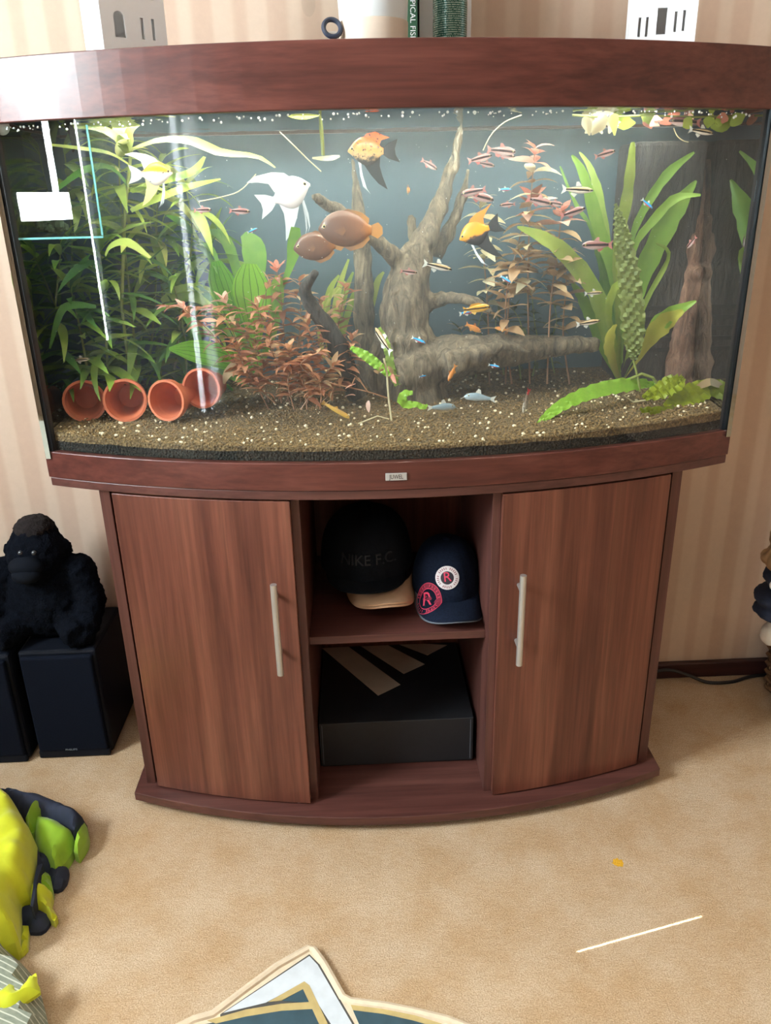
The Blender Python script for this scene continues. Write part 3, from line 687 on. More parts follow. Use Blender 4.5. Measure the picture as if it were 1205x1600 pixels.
# bare twiggy stem with few leaves
tw = plant('twiggy_plant', 'half-bare twiggy stem plant rooted in the open gravel', 612, 657, -.33)
TWY = -.33
for i, pts in enumerate(([(612,657),(607,620),(605,585),(600,560)], [(606,622),(575,612),(545,605),(515,598)], [(575,612),(565,598),(560,590)], [(548,606),(555,590),(562,596)], [(605,590),(615,586),(625,588)], [(608,655),(590,650),(560,662)])):
    obj('stem', MB().tube(pp(pts, TWY), .0012 if i else .0018, 5), M_root if i in (0, 5) else M_stem_r, tw, smooth=True)
for i, (u, v) in enumerate(((520,610),(518,625),(556,600),(576,626),(590,584),(600,578),(612,584),(555,618),(600,566),(606,572))):
    o = link('leaf', (RT+RP)[i % 4], tw, P(u, v, TWY)); orient(o, (rnd.uniform(-1,1), -.4, rnd.uniform(-1,.6)), roll=rnd.random(), s=.8)

# red stem plants right of the driftwood
LT = [leaf_mesh('ludwigia_leaf', .045, .019, b, 'lance', M_tan, 5, .2, .3) for b in (.4, .9)]
LP = [leaf_mesh('ludwigia_tip_leaf', .042, .020, b, 'lance', M_pink, 5, .2, .3) for b in (.3, .8)]
LC = [leaf_mesh('ludwigia_pale_leaf', .045, .019, b, 'lance', M_pale, 5, .2, .3) for b in (.5, 1.0)]
LM = [leaf_mesh('moss_leaf', .04, .010, b, 'lance', M_moss, 4, .2, .3) for b in (.4, 1.0)]
rdg = 'red-tipped stem plants behind the long log'
for i, (lab, pth, Y, nn, lv, tp) in enumerate((
    ('tall red-tipped stem plant with a pink leaf crown and pale sparse leaves', [(828,600),(825,460),(828,340),(836,232)], -.17, 13, LC+LT, LP),
    ('reddish stem plant with tan leaves behind the orange and black angelfish', [(790,600),(795,470),(805,400),(830,310)], -.15, 11, LT, LP),
    ('stem plant with orange-pink crown beside the long green sword leaf', [(855,600),(860,480),(870,400),(878,330)], -.18, 10, LT, LP),
    ('stem plant with tan leaves over the log, crown below the striped fish', [(800,600),(790,520),(795,440),(820,400)], -.19, 9, LT, LT),
    ('pale-leaved stem with a whorl between the two angelfish', [(765,600),(762,480),(755,390),(750,315)], -.12, 9, LC, LC),
    ('tan-leaved stem plant half hidden by the sword leaves', [(890,600),(880,520),(885,440),(880,400)], -.16, 8, LT, LT))):
    stem_plant('red_tip_stem_plant', lab, pth, Y, lv, tp, nn+2, 3, 1.15, .25, M_stem_r, rdg, 3, 90+i, .0016, .35)
MSL = ['below the gold cichlid', 'under the neon blue fish above the log', 'in the middle behind the long log', 'close to the tall sword plant', 'lowest, beside the driftwood trunk', 'nearest the top of the long log']
for i, (pth, Y) in enumerate((([(745,600),(740,540),(750,500),(760,470)], -.07), ([(790,600),(780,540),(775,500),(790,450)], -.06), ([(830,600),(840,540),(835,500),(830,450)], -.08), ([(870,600),(860,540),(870,500),(860,455)], -.06), ([(720,600),(715,560),(725,540),(720,515)], -.06), ([(815,600),(810,550),(815,510),(800,480)], -.10))):
    stem_plant('mossy_stem_plant', 'dull green mossy stem '+MSL[i], pth, Y, LM, LM+LT, 10, 3, .9, .3, M_stem, 'dull green mossy stems behind the long log', 2, 120+i, .0014, .2)

# big sword plant on the right
bs = plant('broad_sword_plant', 'tall sword plant with long strap-like bright green leaves', 965, 600, -.13)
for pts, wd, Y, mt in (
    ([(970,600),(965,480),(955,420),(930,340),(910,270),(893,243)], [8,14,24,26,18,4], (-.13,-.16), M_sword),
    ([(970,600),(962,470),(950,400),(935,310),(922,262),(905,238)], [8,10,20,20,12,3], (-.13,-.12), M_sword),
    ([(970,600),(965,470),(962,400),(975,330),(984,270),(988,222)], [8,12,16,22,20,8], (-.13,-.2), M_hyg_top),
    ([(970,600),(975,470),(985,380),(1010,320),(1045,270),(1085,238)], [8,10,12,16,18,4], (-.13,-.15), M_sword),
    ([(970,600),(978,480),(985,400),(1000,340),(1025,290),(1060,260)], [6,8,9,10,10,3], (-.13,-.1), M_sword),
    ([(970,600),(985,500),(1000,440),(1030,370),(1060,320),(1088,282)], [8,20,34,42,34,4], (-.13,-.15), M_sword),
    ([(970,600),(975,480),(990,390),(1020,345),(1055,310),(1095,305)], [6,8,12,16,15,4], (-.13,-.22), M_sword),
    ([(970,600),(950,520),(925,450),(885,400),(845,370),(808,355)], [8,26,34,32,22,4], (-.13,-.24), M_sword),
    ([(970,600),(945,520),(930,460),(905,430),(880,410)], [8,22,28,24,5], (-.13,-.18), M_sword),
    ([(970,600),(940,540),(920,490),(905,460),(893,440)], [8,18,24,18,5], (-.13,-.14), M_sword),
    ([(970,600),(955,520),(948,460),(945,420),(930,390)], [8,22,30,26,6], (-.13,-.1), M_sword),
    ([(970,600),(960,540),(950,490),(960,450),(988,438)], [6,12,16,16,5], (-.13,-.25), M_hyg_top),
    ([(970,600),(930,380),(900,320),(875,260)], [5,8,8,3], (-.13,-.06), M_sword),
    ([(970,600),(955,560),(950,530),(958,508)], [6,20,30,14], (-.13,-.25), M_swordy),
    ([(970,600),(1000,558),(1030,510),(1068,485)], [3,8,40,8], (-.13,-.24), M_swordy),
    ([(970,600),(1003,540),(1035,500),(1088,470)], [3,6,34,4], (-.13,-.25), M_sword),
    ([(970,600),(985,540),(1010,470),(1045,400),(1025,380)], [5,8,10,9,3], (-.13,-.16), M_hyg)):
    ribbon_obj('leaf', ribbon(pp(pts, Y), [w_*.78*pxm(-.18) for w_ in wd], (.15,-1,.3), 18, 4, .22, .0012, 1.1), mt, bs)
cr = plant('crinkled_leaf_plant', 'upright ruffled olive-green leaf standing before the tall sword plant', 990, 560, -.26)
ribbon_obj('leaf', ribbon(pp([(990,562),(990,520),(985,450),(975,385),(968,345),(962,318)], (-.26,-.24)), [w_*pxm(-.25) for w_ in (10,34,34,28,16,3)], (0,-1,.1), 60, 8, .05, .0035, 1.57, .0065), M_crinkd, cr)
obj('stem', MB().tube(pp([(990,562),(997,590),(1000,612)], -.26), .0022, 6), M_stem, cr)
obj('stem', MB().tube(pp([(985,592),(1003,584),(1020,590),(1032,606),(1040,618)], -.26), .0028, 6), M_stem, cr)
# crinkled leaves lying on the soil
c1 = plant('crinkled_leaf', 'long bright green ruffled leaf arching down to the gravel', 836, 668, -.37)
ribbon_obj('blade', ribbon(pp([(1022,600),(990,600),(950,606),(910,618),(875,635),(850,655),(836,670)], (-.24,-.37)), [w_*pxm(-.33) for w_ in (8,22,24,22,18,12,3)], (-.2,-1,.6), 40, 6, .05, .0028, 1.9, .0024), M_crink, c1)
obj('stalk', MB().tube(pp([(1018,608),(1012,625),(990,628),(975,618),(990,612)], -.27), .0018, 6), M_root, c1)
for i, (lab, pts, wd, Y, mt) in enumerate((
    ('ruffled olive leaf lying on top of the clump by the side glass', [(1005,622),(1030,612),(1055,598),(1068,590)], [8,26,30,8], (-.30,-.26), M_olive),
    ('ruffled yellow-green leaf lowest in the clump by the side glass', [(1000,640),(1040,645),(1080,648),(1112,636)], [5,22,24,10], (-.34,-.27), M_olive),
    ('ruffled leaf with brown patch nearest the side glass', [(1040,638),(1070,622),(1100,608),(1131,592)], [14,36,34,12], (-.30,-.22), M_olive),
    ('small ruffled leaf behind the olive clump', [(1022,640),(1020,620),(1032,605),(1048,600)], [8,20,20,6], (-.25,-.22), M_crink))):
    t = plant('crinkled_leaf', lab, *pts[0], Y[0], 'ruffled leaves in the clump by the side glass')
    ribbon_obj('blade', ribbon(pp(pts, Y), [w_*pxm(-.28) for w_ in wd], (-.1,-.8,.7), 26, 6, .05, .0035, 1.8, .004, i), mt, t)
ob = thing('brown_leaf', 'brown dead leaf on top of the olive clump', 'plant', P(1100, 600, -.23))
ribbon_obj('blade', ribbon(pp([(1088,606),(1105,598),(1122,594)], (-.245,-.245)), [w_*pxm(-.2) for w_ in (6,12,5)], (0,-1,.6), 6, 3), M_tan, ob)
c2 = plant('crinkled_leaf', 'bright ruffled leaf slanting above the half-bare twig', 612, 590, -.3)
ribbon_obj('blade', ribbon(pp([(610,588),(590,570),(570,555),(548,543)], (-.32,-.3)), [w_*pxm(-.3) for w_ in (8,14,14,6)], (0,-1,.4), 26, 4, .05, .0025, 1.8, .002), M_crink, c2)
c3 = plant('crinkled_leaf', 'green ruffled leaf hanging in front of the wood post', 625, 600, -.24)
ribbon_obj('blade', ribbon(pp([(622,602),(612,580),(608,555),(600,530),(592,512)], -.23), [w_*pxm(-.24) for w_ in (10,14,12,12,5)], (0,-1,.2), 26, 4, .05, .0025, 1.8, .002), M_sword, c3)
c4 = plant('crinkled_leaf', 'small curled yellow-green ruffled leaf on the open gravel', 640, 630, -.34)
ribbon_obj('blade', ribbon(pp([(645,614),(633,615),(628,625),(636,632),(650,632),(662,636),(668,632)], -.34), [w_*pxm(-.34) for w_ in (6,11,14,13,9,8,3)], (0,-1,.5), 26, 4, .05, .002, 1.8, .0015), M_crink, c4)
# slim grassy leaves behind the post
gs = plant('grassy_plant', 'pale slim grassy leaves behind the wood post', 525, 560, -.06)
for pts in ([(525,560),(530,500),(540,455),(552,425)], [(520,560),(522,500),(530,450),(545,405)], [(530,560),(538,510),(550,470),(556,450)], [(515,560),(510,500),(515,455),(530,430)], [(560,560),(580,480),(590,440),(600,425)], [(505,560),(500,510),(510,470),(540,440)]):
    ribbon_obj('leaf', ribbon(pp(pts, -.06), [w_*pxm(-.06) for w_ in (5,9,9,3)], (0,-1,.2), 10, 2, .2), M_hyg_top, gs)
# floating plants at the waterline
fl = thing('floating_lily_leaf', 'round yellowish floating leaf with a stalk hanging from the waterline', 'plant', P(475, 176, -.36))
ribbon_obj('leaf', ribbon(pp([(440,176),(460,178),(480,178),(505,177)], -.34), [w_*pxm(-.3) for w_ in (6,26,28,6)], (0,-.25,-1), 8, 4), M_hyg_top, fl)
obj('stalk', MB().tube(pp([(500,178),(502,200),(504,225),(505,243)], -.34), [.002,.0035,.003,.003], 6), M_stem, fl)
ribbon_obj('leaf', ribbon(pp([(488,247),(505,248),(520,247),(531,244)], -.34), [w_*pxm(-.3) for w_ in (3,8,9,3)], (0,-.6,.6), 8, 3), M_pale, fl)
for k_, (lab, u0, u1, nlf, Y) in enumerate((('cluster of pale floating leaves under the hood lamp', 895, 1000, 13, -.30), ('cluster of yellow and pink floating leaves by the filter box', 1000, 1165, 16, -.26))):
    t = thing('floating_plant', lab, 'plant', P((u0+u1)/2, 176, Y), 'floating plants at the waterline')
    g = random.Random(40+k_)
    obj('stem', MB().tube(pp([(u0,180),((u0+u1)/2,183),(u1,181)], Y), .0018, 6), M_stem, t)
    for i in range(nlf):
        u = g.uniform(u0, u1); v = g.uniform(172, 184); a = g.uniform(-1,1); L_ = g.uniform(24, 50)
        pts = [(u,v),(u+a*L_*.5, v+6+g.random()*8),(u+a*L_, v+8+g.random()*(26 if k_ == 0 else 14))]
        ribbon_obj('leaf', ribbon(pp(pts, Y+g.uniform(-.04,.04)), [w_*pxm(Y) for w_ in (4, g.uniform(12,22), 2)], (g.uniform(-.3,.3),-.8,g.uniform(-.8,.2)), 7, 2, .2), g.choice([M_pale, M_pale, M_hyg_top] if k_ == 0 else [M_hyg_top, M_pink, M_swordy, M_hyg_top]), t)
rt = thing('dark_hanging_leaves', 'dark brown withered leaves hanging from the waterline beside the clear box', 'plant', P(100, 190, -.26))
for pts, wd in (([(90,188),(82,205),(82,225),(80,242)], [8,14,8,2]), ([(100,188),(112,205),(116,225),(114,238)], [8,10,7,2]), ([(84,190),(76,200),(72,212)], [6,14,6])):
    ribbon_obj('leaf', ribbon(pp(pts, -.26), [w_*pxm(-.26) for w_ in wd], (0,-1,.1), 8, 2, .3), M_moss if wd[1] > 12 else M_drift_d, rt)
# clear hang-on box in the corner with moss inside
bx0 = P(12, 195, -.315); 
hb = thing('hang_on_box', 'clear acrylic hang-on breeding box in the upper tank corner', 'box', (-.515, -.26, 1.09))
M_acr = glass_mat('clear_acrylic', (.93,.98,.975,1), .8)
M_acr_e = plain('acrylic_edge', srgb(120,190,190), .2)
X0, X1, Y0, Y1, Z0, Z1 = -.588, -.452, -.325, -.20, 1.085, 1.242
obj('front_wall', MB().box((X0, Y0, Z0), (X1, Y0+.003, Z1)), M_acr, hb); obj('rear_wall', MB().box((X0, Y1-.003, Z0), (X1, Y1, Z1)), M_acr, hb)
obj('side_wall', MB().box((X1-.003, Y0+.003, Z0), (X1, Y1-.003, Z1)), M_acr, hb); obj('side_wall', MB().box((X0, Y0+.003, Z0), (X0+.003, Y1-.003, Z1)), M_acr, hb)
obj('floor_plate', MB().box((X0, Y0, Z0-.004), (X1, Y1, Z0)), M_acr, hb)
obj('edge', MB().box((X0, Y0-.0006, Z0-.004), (X1, Y0+.003, Z0-.001)), M_acr_e, hb); obj('edge', MB().box((X1-.002, Y0-.0006, Z0), (X1+.0004, Y0+.002, Z1)), M_acr_e, hb)
ms = MB(); g = random.Random(4)
for _ in range(40): ms.ball((-.553+g.gauss(0,.011), -.27+g.gauss(0,.012), Z0+.006+abs(g.gauss(0,.014))), g.uniform(.004,.010), 6, 4)
tag(obj('moss_clump', ms, plain('moss', srgb(70,84,62), .9, var=.4, vscale=150, bump=.5), None), 'dark moss clump inside the clear hang-on box', 'moss')
scup = P(3, 198, -.318); tag(obj('suction_cup', MB().lathe([(0,-.004),(.011,-.002),(.012,.001),(.006,.006),(0,.007)], 16, scup, mat=Matrix.Rotation(PI/2, 3, 'X')), plain('white_rubber', (.8,.83,.84,1), .3), None, smooth=True), 'white suction cup on the glass beside the clear box', 'suction cup')
# thin trailing roots and stems
for i, (pts, Y, lab) in enumerate((([(437,206),(460,228),(480,248),(502,268)], -.3, 'thin pale root drifting above the white angelfish'), ([(755,235),(768,210),(790,190),(815,180)], -.3, 'thin pale root curving up to the waterline'), ([(310,315),(345,308),(375,298),(400,272)], -.2, 'thin green runner between thicket and white angelfish'), ([(1053,200),(1058,212),(1068,220),(1076,222)], -.28, 'short hooked pale root near the filter box'))):
    o = obj('trailing_root', MB().tube([q[:3] for q in cat([tuple(q) for q in pp(pts, Y)], 12)], .0009, 5), M_root, None); tag(o, lab, 'root')
# ------------------------------------------------------------------ fish
def fish_body(st, n=10):
    """st: (x, zc, half height, half width) from snout (+x) to tail base"""
    mb = MB(); k = len(st); vs = []
    for x, zc, h, w_ in st:
        for j in range(n):
            a = 2*PI*j/n; vs.append((x, w_*math.cos(a), zc+h*math.sin(a)))
    fs = [(i*n+j, (i+1)*n+j, (i+1)*n+(j+1)%n, i*n+(j+1)%n) for i in range(k-1) for j in range(n)]+[tuple(range(n)), tuple(range(k*n-1, (k-1)*n-1, -1))]
    return mb.add(vs, fs)
def fin(pts, y0=0., thick=.012):
    n_ = len(pts); v = [(x, y0-thick/2, z) for x, z in pts]+[(x, y0+thick/2, z) for x, z in pts]
    return MB().add(v, [tuple(range(n_)), tuple(range(2*n_-1, n_-1, -1))]+[((i+1)%n_, i, n_+i, n_+(i+1)%n_) for i in range(n_)])
def fmat(name, stops, axis, noise_amt=.35, scale=6, rough=.3, extra=None, trans=0):
    """fish skin: ramp along x (0) or z (2) in fish-length units, broken up by noise"""
    n = N(name); c = n.n('ShaderNodeTexCoord'); sep = n.n('ShaderNodeSeparateXYZ'); n.l(c.outputs['Object'], sep.inputs[0])
    f = n.math('ADD', n.math('ADD', sep.outputs[axis], .5), n.math('MULTIPLY', n.math('SUBTRACT', n.noise(c.outputs['Object'], scale, 3, .6), .5), noise_amt))
    col = n.ramp(f, stops)
    if extra:
        k = n.math('GREATER_THAN', n.noise(c.outputs['Object'], extra[1], 3, .6), extra[2]); col = n.mix(k, col, extra[0])
    n.col(col); n.set(Roughness=rough)
    if trans:
        tl = n.n('ShaderNodeBsdfTransparent'); mx = n.n('ShaderNodeMixShader'); mx.inputs[0].default_value = trans
        n.l(n.b.outputs[0], mx.inputs[1]); n.l(tl.outputs[0], mx.inputs[2]); n.l(mx.outputs[0], n.out.inputs[0])
    return n.mat
M_eye = plain('fish_eye', (.01,.01,.012,1), .15); M_eye_ring = plain('fish_eye_ring', srgb(210,190,120), .3)
FM = {}
def species(key, st, fins, body, finmat, eye):
    FM[key] = dict(body=fish_body(cat(st, 16), 12).mesh(key+'_body', body, True), fins=[(nm, fin(p, y).mesh(key+'_'+nm, finmat if not isinstance(m_, bpy.types.Material) else m_, False)) for nm, p, y, m_ in fins],
        eye=MB().ball((0,0,0), eye[3], 8, 6).mesh(key+'_eye', M_eye, True), ring=MB().ball((0,0,0), (eye[3]*1.5, eye[3]*.6, eye[3]*1.5), 10, 6).mesh(key+'_eye_ring', M_eye_ring, True), e=eye)
def fish(key, name, label, u, v, Y, px, yaw, pitch=0, roll=0, group=None, category='fish'):
    F = FM[key]; c = P(u, v, Y); o = thing(name, label, category, c, group)
    def ch(nm, me, off=(0,0,0), par=None):
        q = bpy.data.objects.new(nm, me); COL.objects.link(q); q.parent = par or o; q.location = off; return q
    ch('body', F['body'])
    for nm, me in F['fins']: ch(nm, me)
    ex, ey, ez, er = F['e']
    for s_ in (-1, 1): 
        ch('eye_ring', F['ring'], (ex, s_*ey, ez)); ch('eye', F['eye'], (ex+er*.1, s_*(ey+er*.35), ez))
    o.rotation_euler = (Matrix.Rotation(math.radians(yaw), 3, 'Z') @ Matrix.Rotation(-math.radians(pitch), 3, 'Y') @ Matrix.Rotation(math.radians(roll), 3, 'X')).to_euler()
    s_ = px*pxm(Y); o.scale = (s_, s_, s_); return o
# angelfish, length 1 from snout to tail base
ang = [(.50,.02,.02,.02),(.42,.04,.10,.05),(.30,.05,.22,.085),(.12,.03,.34,.10),(-.06,0,.37,.095),(-.22,0,.32,.075),(-.36,0,.20,.05),(-.46,0,.10,.03),(-.52,0,.09,.02)]
def afins(dm, am, tm_, vm):
    return [('dorsal_fin', [(.10,.34),(-.02,.50),(-.30,.62),(-.72,.68),(-.98,.62),(-.70,.52),(-.48,.40),(-.42,.16),(-.30,.24),(-.10,.32)], 0, dm),
        ('anal_fin', [(.05,-.33),(-.10,-.36),(-.28,-.24),(-.42,-.14),(-.40,-.38),(-.48,-.66),(-.62,-1.0),(-.36,-.84),(-.14,-.60)], 0, am),
        ('tail_fin', [(-.50,.09),(-.66,.20),(-.92,.30),(-.84,.06),(-.86,-.10),(-.98,-.30),(-.66,-.20),(-.50,-.09)], 0, tm_),
        ('pelvic_fin', [(.20,-.26),(.14,-.30),(.08,-.62),(-.02,-.95),(-.12,-1.10),(.03,-.92),(.14,-.60)], .05, vm),
        ('pelvic_fin', [(.20,-.26),(.14,-.30),(.12,-.62),(.06,-.92),(-.02,-1.02),(.10,-.90),(.18,-.60)], -.05, vm)]
M_aw = fmat('white_angelfish_skin', [(.2, srgb(214,211,216)), (.8, srgb(200,196,201))], 2, .3, extra=(srgb(150,146,150), 9, .76))
M_awf = fmat('white_fin', [(.2, srgb(206,214,222)), (.8, srgb(220,224,228))], 2, trans=.15)
M_ak = fmat('orange_black_angelfish_skin', [(.30, srgb(40,32,30)), (.42, srgb(176,140,92)), (.56, srgb(196,130,60)), (.68, srgb(232,104,32)), (.9, srgb(236,96,30))], 2, .45, 7, extra=(srgb(34,28,28), 10, .60))
M_ab = fmat('black_fin', [(.2, srgb(18,18,22)), (.9, srgb(28,28,32))], 2, trans=.05)
M_ao = fmat('orange_shoulder_angelfish_skin', [(.30, srgb(30,28,34)), (.40, srgb(44,40,44)), (.47, srgb(230,150,30)), (.62, srgb(246,150,22)), (.8, srgb(240,130,24))], 2, .25, 5)
M_aq = fmat('orange_white_angelfish_skin', [(.30, srgb(236,230,226)), (.50, srgb(240,234,230)), (.60, srgb(246,150,30)), (.8, srgb(246,140,20))], 2, .12, 5, extra=(srgb(34,30,32), 7, .66))
M_cl = fmat('clear_fin', [(.2, srgb(220,226,222)), (.8, srgb(240,240,230))], 2, trans=.35)
M_yf = fmat('yellow_fin', [(.2, srgb(236,226,150)), (.8, srgb(240,236,190))], 2, trans=.1)
ae = (.36, .062, .08, .034)
species('white_angel', ang, afins(M_awf, M_awf, M_awf, M_awf), M_aw, M_awf, ae)
species('koi_angel', ang, [('dorsal_fin', [(.10,.32),(-.05,.46),(-.30,.50),(-.52,.40),(-.70,.34),(-.46,.28),(-.40,.16),(-.10,.32)], 0, M_ak)]+afins(M_ak, M_ab, M_ab, M_awf)[1:], M_ak, M_ab, ae)
species('orange_angel', ang, [('dorsal_fin', [(.10,.32),(-.05,.48),(-.30,.56),(-.60,.58),(-.85,.66),(-.62,.50),(-.44,.34),(-.40,.16),(-.10,.32)], 0, M_ao)]+afins(M_ao, M_ab, M_ab, M_awf)[1:], M_ao, M_ab, ae)
species('white_orange_angel', ang, afins(M_cl, M_yf, M_cl, M_awf), M_aq, M_cl, ae)
ag = 'angelfish swimming in the tank'
fish('white_angel', 'angelfish', 'white angelfish with swept-back fins in open water', 457, 301, -.22, 54, 12, 20, 0, ag)
fish('koi_angel', 'angelfish', 'orange and black mottled angelfish highest in the tank', 571, 237, -.22, 48, 168, 0, 0, ag)
fish('orange_angel', 'angelfish', 'orange angelfish with black lower body beside the red-tipped plant', 741, 366, -.24, 44, 160, -22, 0, ag)
fish('white_orange_angel', 'angelfish', 'white and orange angelfish among the long green leaves', 246, 272, -.27, 40, 10, 0, 0, ag)
# brown gouramis
gm = [(.50,.0,.03,.02),(.44,.01,.11,.06),(.32,.02,.23,.09),(.10,.02,.31,.11),(-.12,.01,.30,.10),(-.30,0,.21,.07),(-.42,0,.10,.04),(-.48,0,.08,.025)]
M_g = fmat('brown_gourami_skin', [(.05, srgb(172,108,48)), (.20, srgb(128,86,62)), (.5, srgb(102,70,54)), (.95, srgb(90,63,50))], 0, .2, 9)
M_gf = fmat('gourami_fin', [(.05, srgb(186,130,66)), (.6, srgb(126,92,74))], 0, trans=.25)
species('gourami', gm, [('dorsal_fin', [(.15,.29),(-.05,.36),(-.30,.30),(-.44,.20),(-.42,.08),(-.25,.19),(0,.24)], 0, 0), ('anal_fin', [(.12,-.26),(-.10,-.37),(-.32,-.30),(-.45,-.16),(-.42,-.08),(-.25,-.18)], 0, 0), ('tail_fin', [(-.46,.08),(-.60,.14),(-.68,.06),(-.69,-.06),(-.60,-.14),(-.46,-.08)], 0, 0), ('pectoral_fin', [(.20,-.02),(.02,.06),(-.02,-.02),(.04,-.10)], .105, 0), ('pectoral_fin', [(.20,-.02),(.02,.06),(-.02,-.02),(.04,-.10)], -.105, 0)], M_g, M_gf, (.38, .07, .05, .024))
fish('gourami', 'gourami', 'large brown gourami with orange tail passing the driftwood branch', 540, 359, -.27, 76, 172, 2, 0, 'brown gouramis')
fish('gourami', 'gourami', 'smaller brown gourami, head hidden above the red-brown bush', 492, 386, -.24, 60, 176, -4, 0, 'brown gouramis')
# small striped tetras
tt = [(.50,0,.02,.02),(.42,.01,.08,.05),(.25,.01,.14,.075),(.05,0,.155,.075),(-.20,0,.12,.055),(-.38,0,.07,.03),(-.46,0,.06,.015)]
tfins = [('dorsal_fin', [(.08,.14),(-.04,.27),(-.12,.26),(-.12,.12)], 0, 0), ('anal_fin', [(-.05,-.13),(-.14,-.24),(-.28,-.14),(-.26,-.09)], 0, 0), ('tail_fin', [(-.44,.05),(-.62,.16),(-.56,0),(-.62,-.16),(-.44,-.05)], 0, 0)]
M_t1 = fmat('pink_striped_tetra_skin', [(.36, srgb(206,192,190)), (.46, srgb(186,146,144)), (.475, srgb(40,28,32)), (.54, srgb(40,28,32)), (.56, srgb(150,104,102)), (.66, srgb(112,82,80))], 2, .03, 5, .25)
M_t1f = fmat('pink_clear_fin', [(.3, srgb(206,120,116)), (.7, srgb(196,140,136))], 2, trans=.35)
species('tetra', tt, tfins, M_t1, M_t1f, (.37, .05, .02, .026))
M_t2 = fmat('silver_striped_skin', [(.38, srgb(226,222,214)), (.475, srgb(216,206,190)), (.485, srgb(30,26,26)), (.53, srgb(30,26,26)), (.55, srgb(186,160,120)), (.66, srgb(120,96,70))], 2, .03, 5, .25)
species('pencilfish', [(x, z, h*.72, w_*.8) for x, z, h, w_ in tt], tfins, M_t2, M_cl, (.37, .045, .02, .022))
M_nb = fmat('neon_blue_skin', [(.42, srgb(200,60,60)), (.48, srgb(60,130,180)), (.52, srgb(40,170,240)), (.62, srgb(60,150,210))], 2, .06, 6, .2)
species('neon', [(x, z, h*.8, w_*.9) for x, z, h, w_ in tt], tfins, M_nb, M_cl, (.37, .05, .02, .026))
M_or = fmat('orange_fish_skin', [(.3, srgb(226,170,96)), (.55, srgb(214,140,70)), (.7, srgb(180,110,56))], 2, .2, 8)
species('orange_small', tt, tfins, M_or, M_or, (.37, .05, .03, .03))
M_gc = fmat('gold_cichlid_skin', [(.35, srgb(236,196,110)), (.46, srgb(226,176,80)), (.49, srgb(50,36,20)), (.53, srgb(50,36,20)), (.56, srgb(214,160,60)), (.7, srgb(196,140,50))], 2, .05, 6)
species('dwarf_cichlid', tt, [('dorsal_fin', [(.25,.13),(.05,.22),(-.25,.20),(-.36,.10),(-.20,.10)], 0, 0)]+tfins[1:], M_gc, M_gc, (.37, .05, .03, .03))
M_co = fmat('pale_blue_cory_skin', [(.3, srgb(206,210,206)), (.5, srgb(150,170,180)), (.65, srgb(110,132,146))], 2, .12, 7)
species('cory', [(.50,-.03,.02,.02),(.42,-.02,.09,.06),(.28,0,.13,.09),(.05,.01,.14,.085),(-.22,0,.09,.05),(-.42,0,.05,.02)], [('dorsal_fin', [(.15,.12),(.05,.30),(-.04,.26),(-.08,.11)], 0, 0), ('tail_fin', [(-.40,.04),(-.60,.12),(-.54,0),(-.60,-.12),(-.40,-.04)], 0, 0), ('barbel', [(.50,-.03),(.60,-.10),(.62,-.12),(.52,-.06)], .02, 0)], M_co, M_cl, (.36, .06, .04, .022))
M_ge = fmat('yellow_loach_skin', [(.3, srgb(206,170,80)), (.7, srgb(176,130,60))], 2, .15, 8)
species('loach', [(.50,0,.04,.04),(.40,.01,.08,.06),(.2,.01,.09,.07),(-.1,0,.08,.06),(-.35,0,.06,.04),(-.5,0,.05,.015)], [('dorsal_fin', [(.0,.08),(-.08,.16),(-.16,.07)], 0, 0), ('tail_fin', [(-.48,.05),(-.62,.09),(-.62,-.09),(-.48,-.05)], 0, 0)], M_ge, M_ge, (.42, .05, .03, .02))
M_rc = fmat('red_tail_fish_skin', [(.02, srgb(214,40,50)), (.16, srgb(200,60,60)), (.2, srgb(120,104,92)), (.8, srgb(190,184,170))], 0, .08, 8, extra=(srgb(40,36,36), 22, .58))
species('redtail', tt, tfins, M_rc, M_rc, (.37, .05, .02, .026))
tg = 'small pink striped tetras'
for u, v, Y, L_, yaw, pit, lab in (
    (318,328,-.28,22,0,0,'small pink tetra at the edge of the thicket, beside the pale glass streak'), (376,330,-.28,26,0,-4,'small pink tetra just ahead of the thicket leaf tips'),
    (672,258,-.14,24,20,-28,'faded pink tetra in front of the tallest driftwood prong'), (786,236,-.26,36,0,-6,'pink tetra swimming highest above the orange angelfish'), (791,243,-.22,24,0,-8,'pale tetra just below the highest pink tetra'),
    (752,247,-.26,30,0,12,'red-tinted tetra ahead of the highest pair'), (761,257,-.24,22,0,-12,'small pale tetra under the red-tinted tetra'),
    (738,300,-.27,32,180,-10,'dark pink tetra, upper one of the pair above the orange angelfish'), (752,308,-.25,36,0,-14,'long pink tetra, lower one of the pair above the orange angelfish'), (792,320,-.24,20,180,-4,'tiny dark tetra left of the pink leaf crown'),
    (845,315,-.24,34,0,-12,'dark striped tetra over the second pink leaf crown'), (897,331,-.26,32,0,16,'dark striped tetra beside the sword leaf tip'), (947,240,-.25,26,0,14,'tetra with a bright pink tail in the open blue water'),
    (931,383,-.27,40,180,0,'grey-pink tetra in front of the tall sword plant base'), (640,425,-.30,22,0,-8,'short red and white tetra in front of the driftwood trunk'), (1068,190,-.26,40,180,4,'pink tetra under the floating leaves'), (1080,380,-.2,20,120,-50,'small pale tetra beside the brown driftwood knot'), (868,318,-.2,22,0,-10,'small pink tetra behind the dark striped tetra')):
    fish('tetra', 'tetra', lab, u, v, Y, L_, yaw, pit, 0, tg)
pg = 'slender dark-striped silver fish'
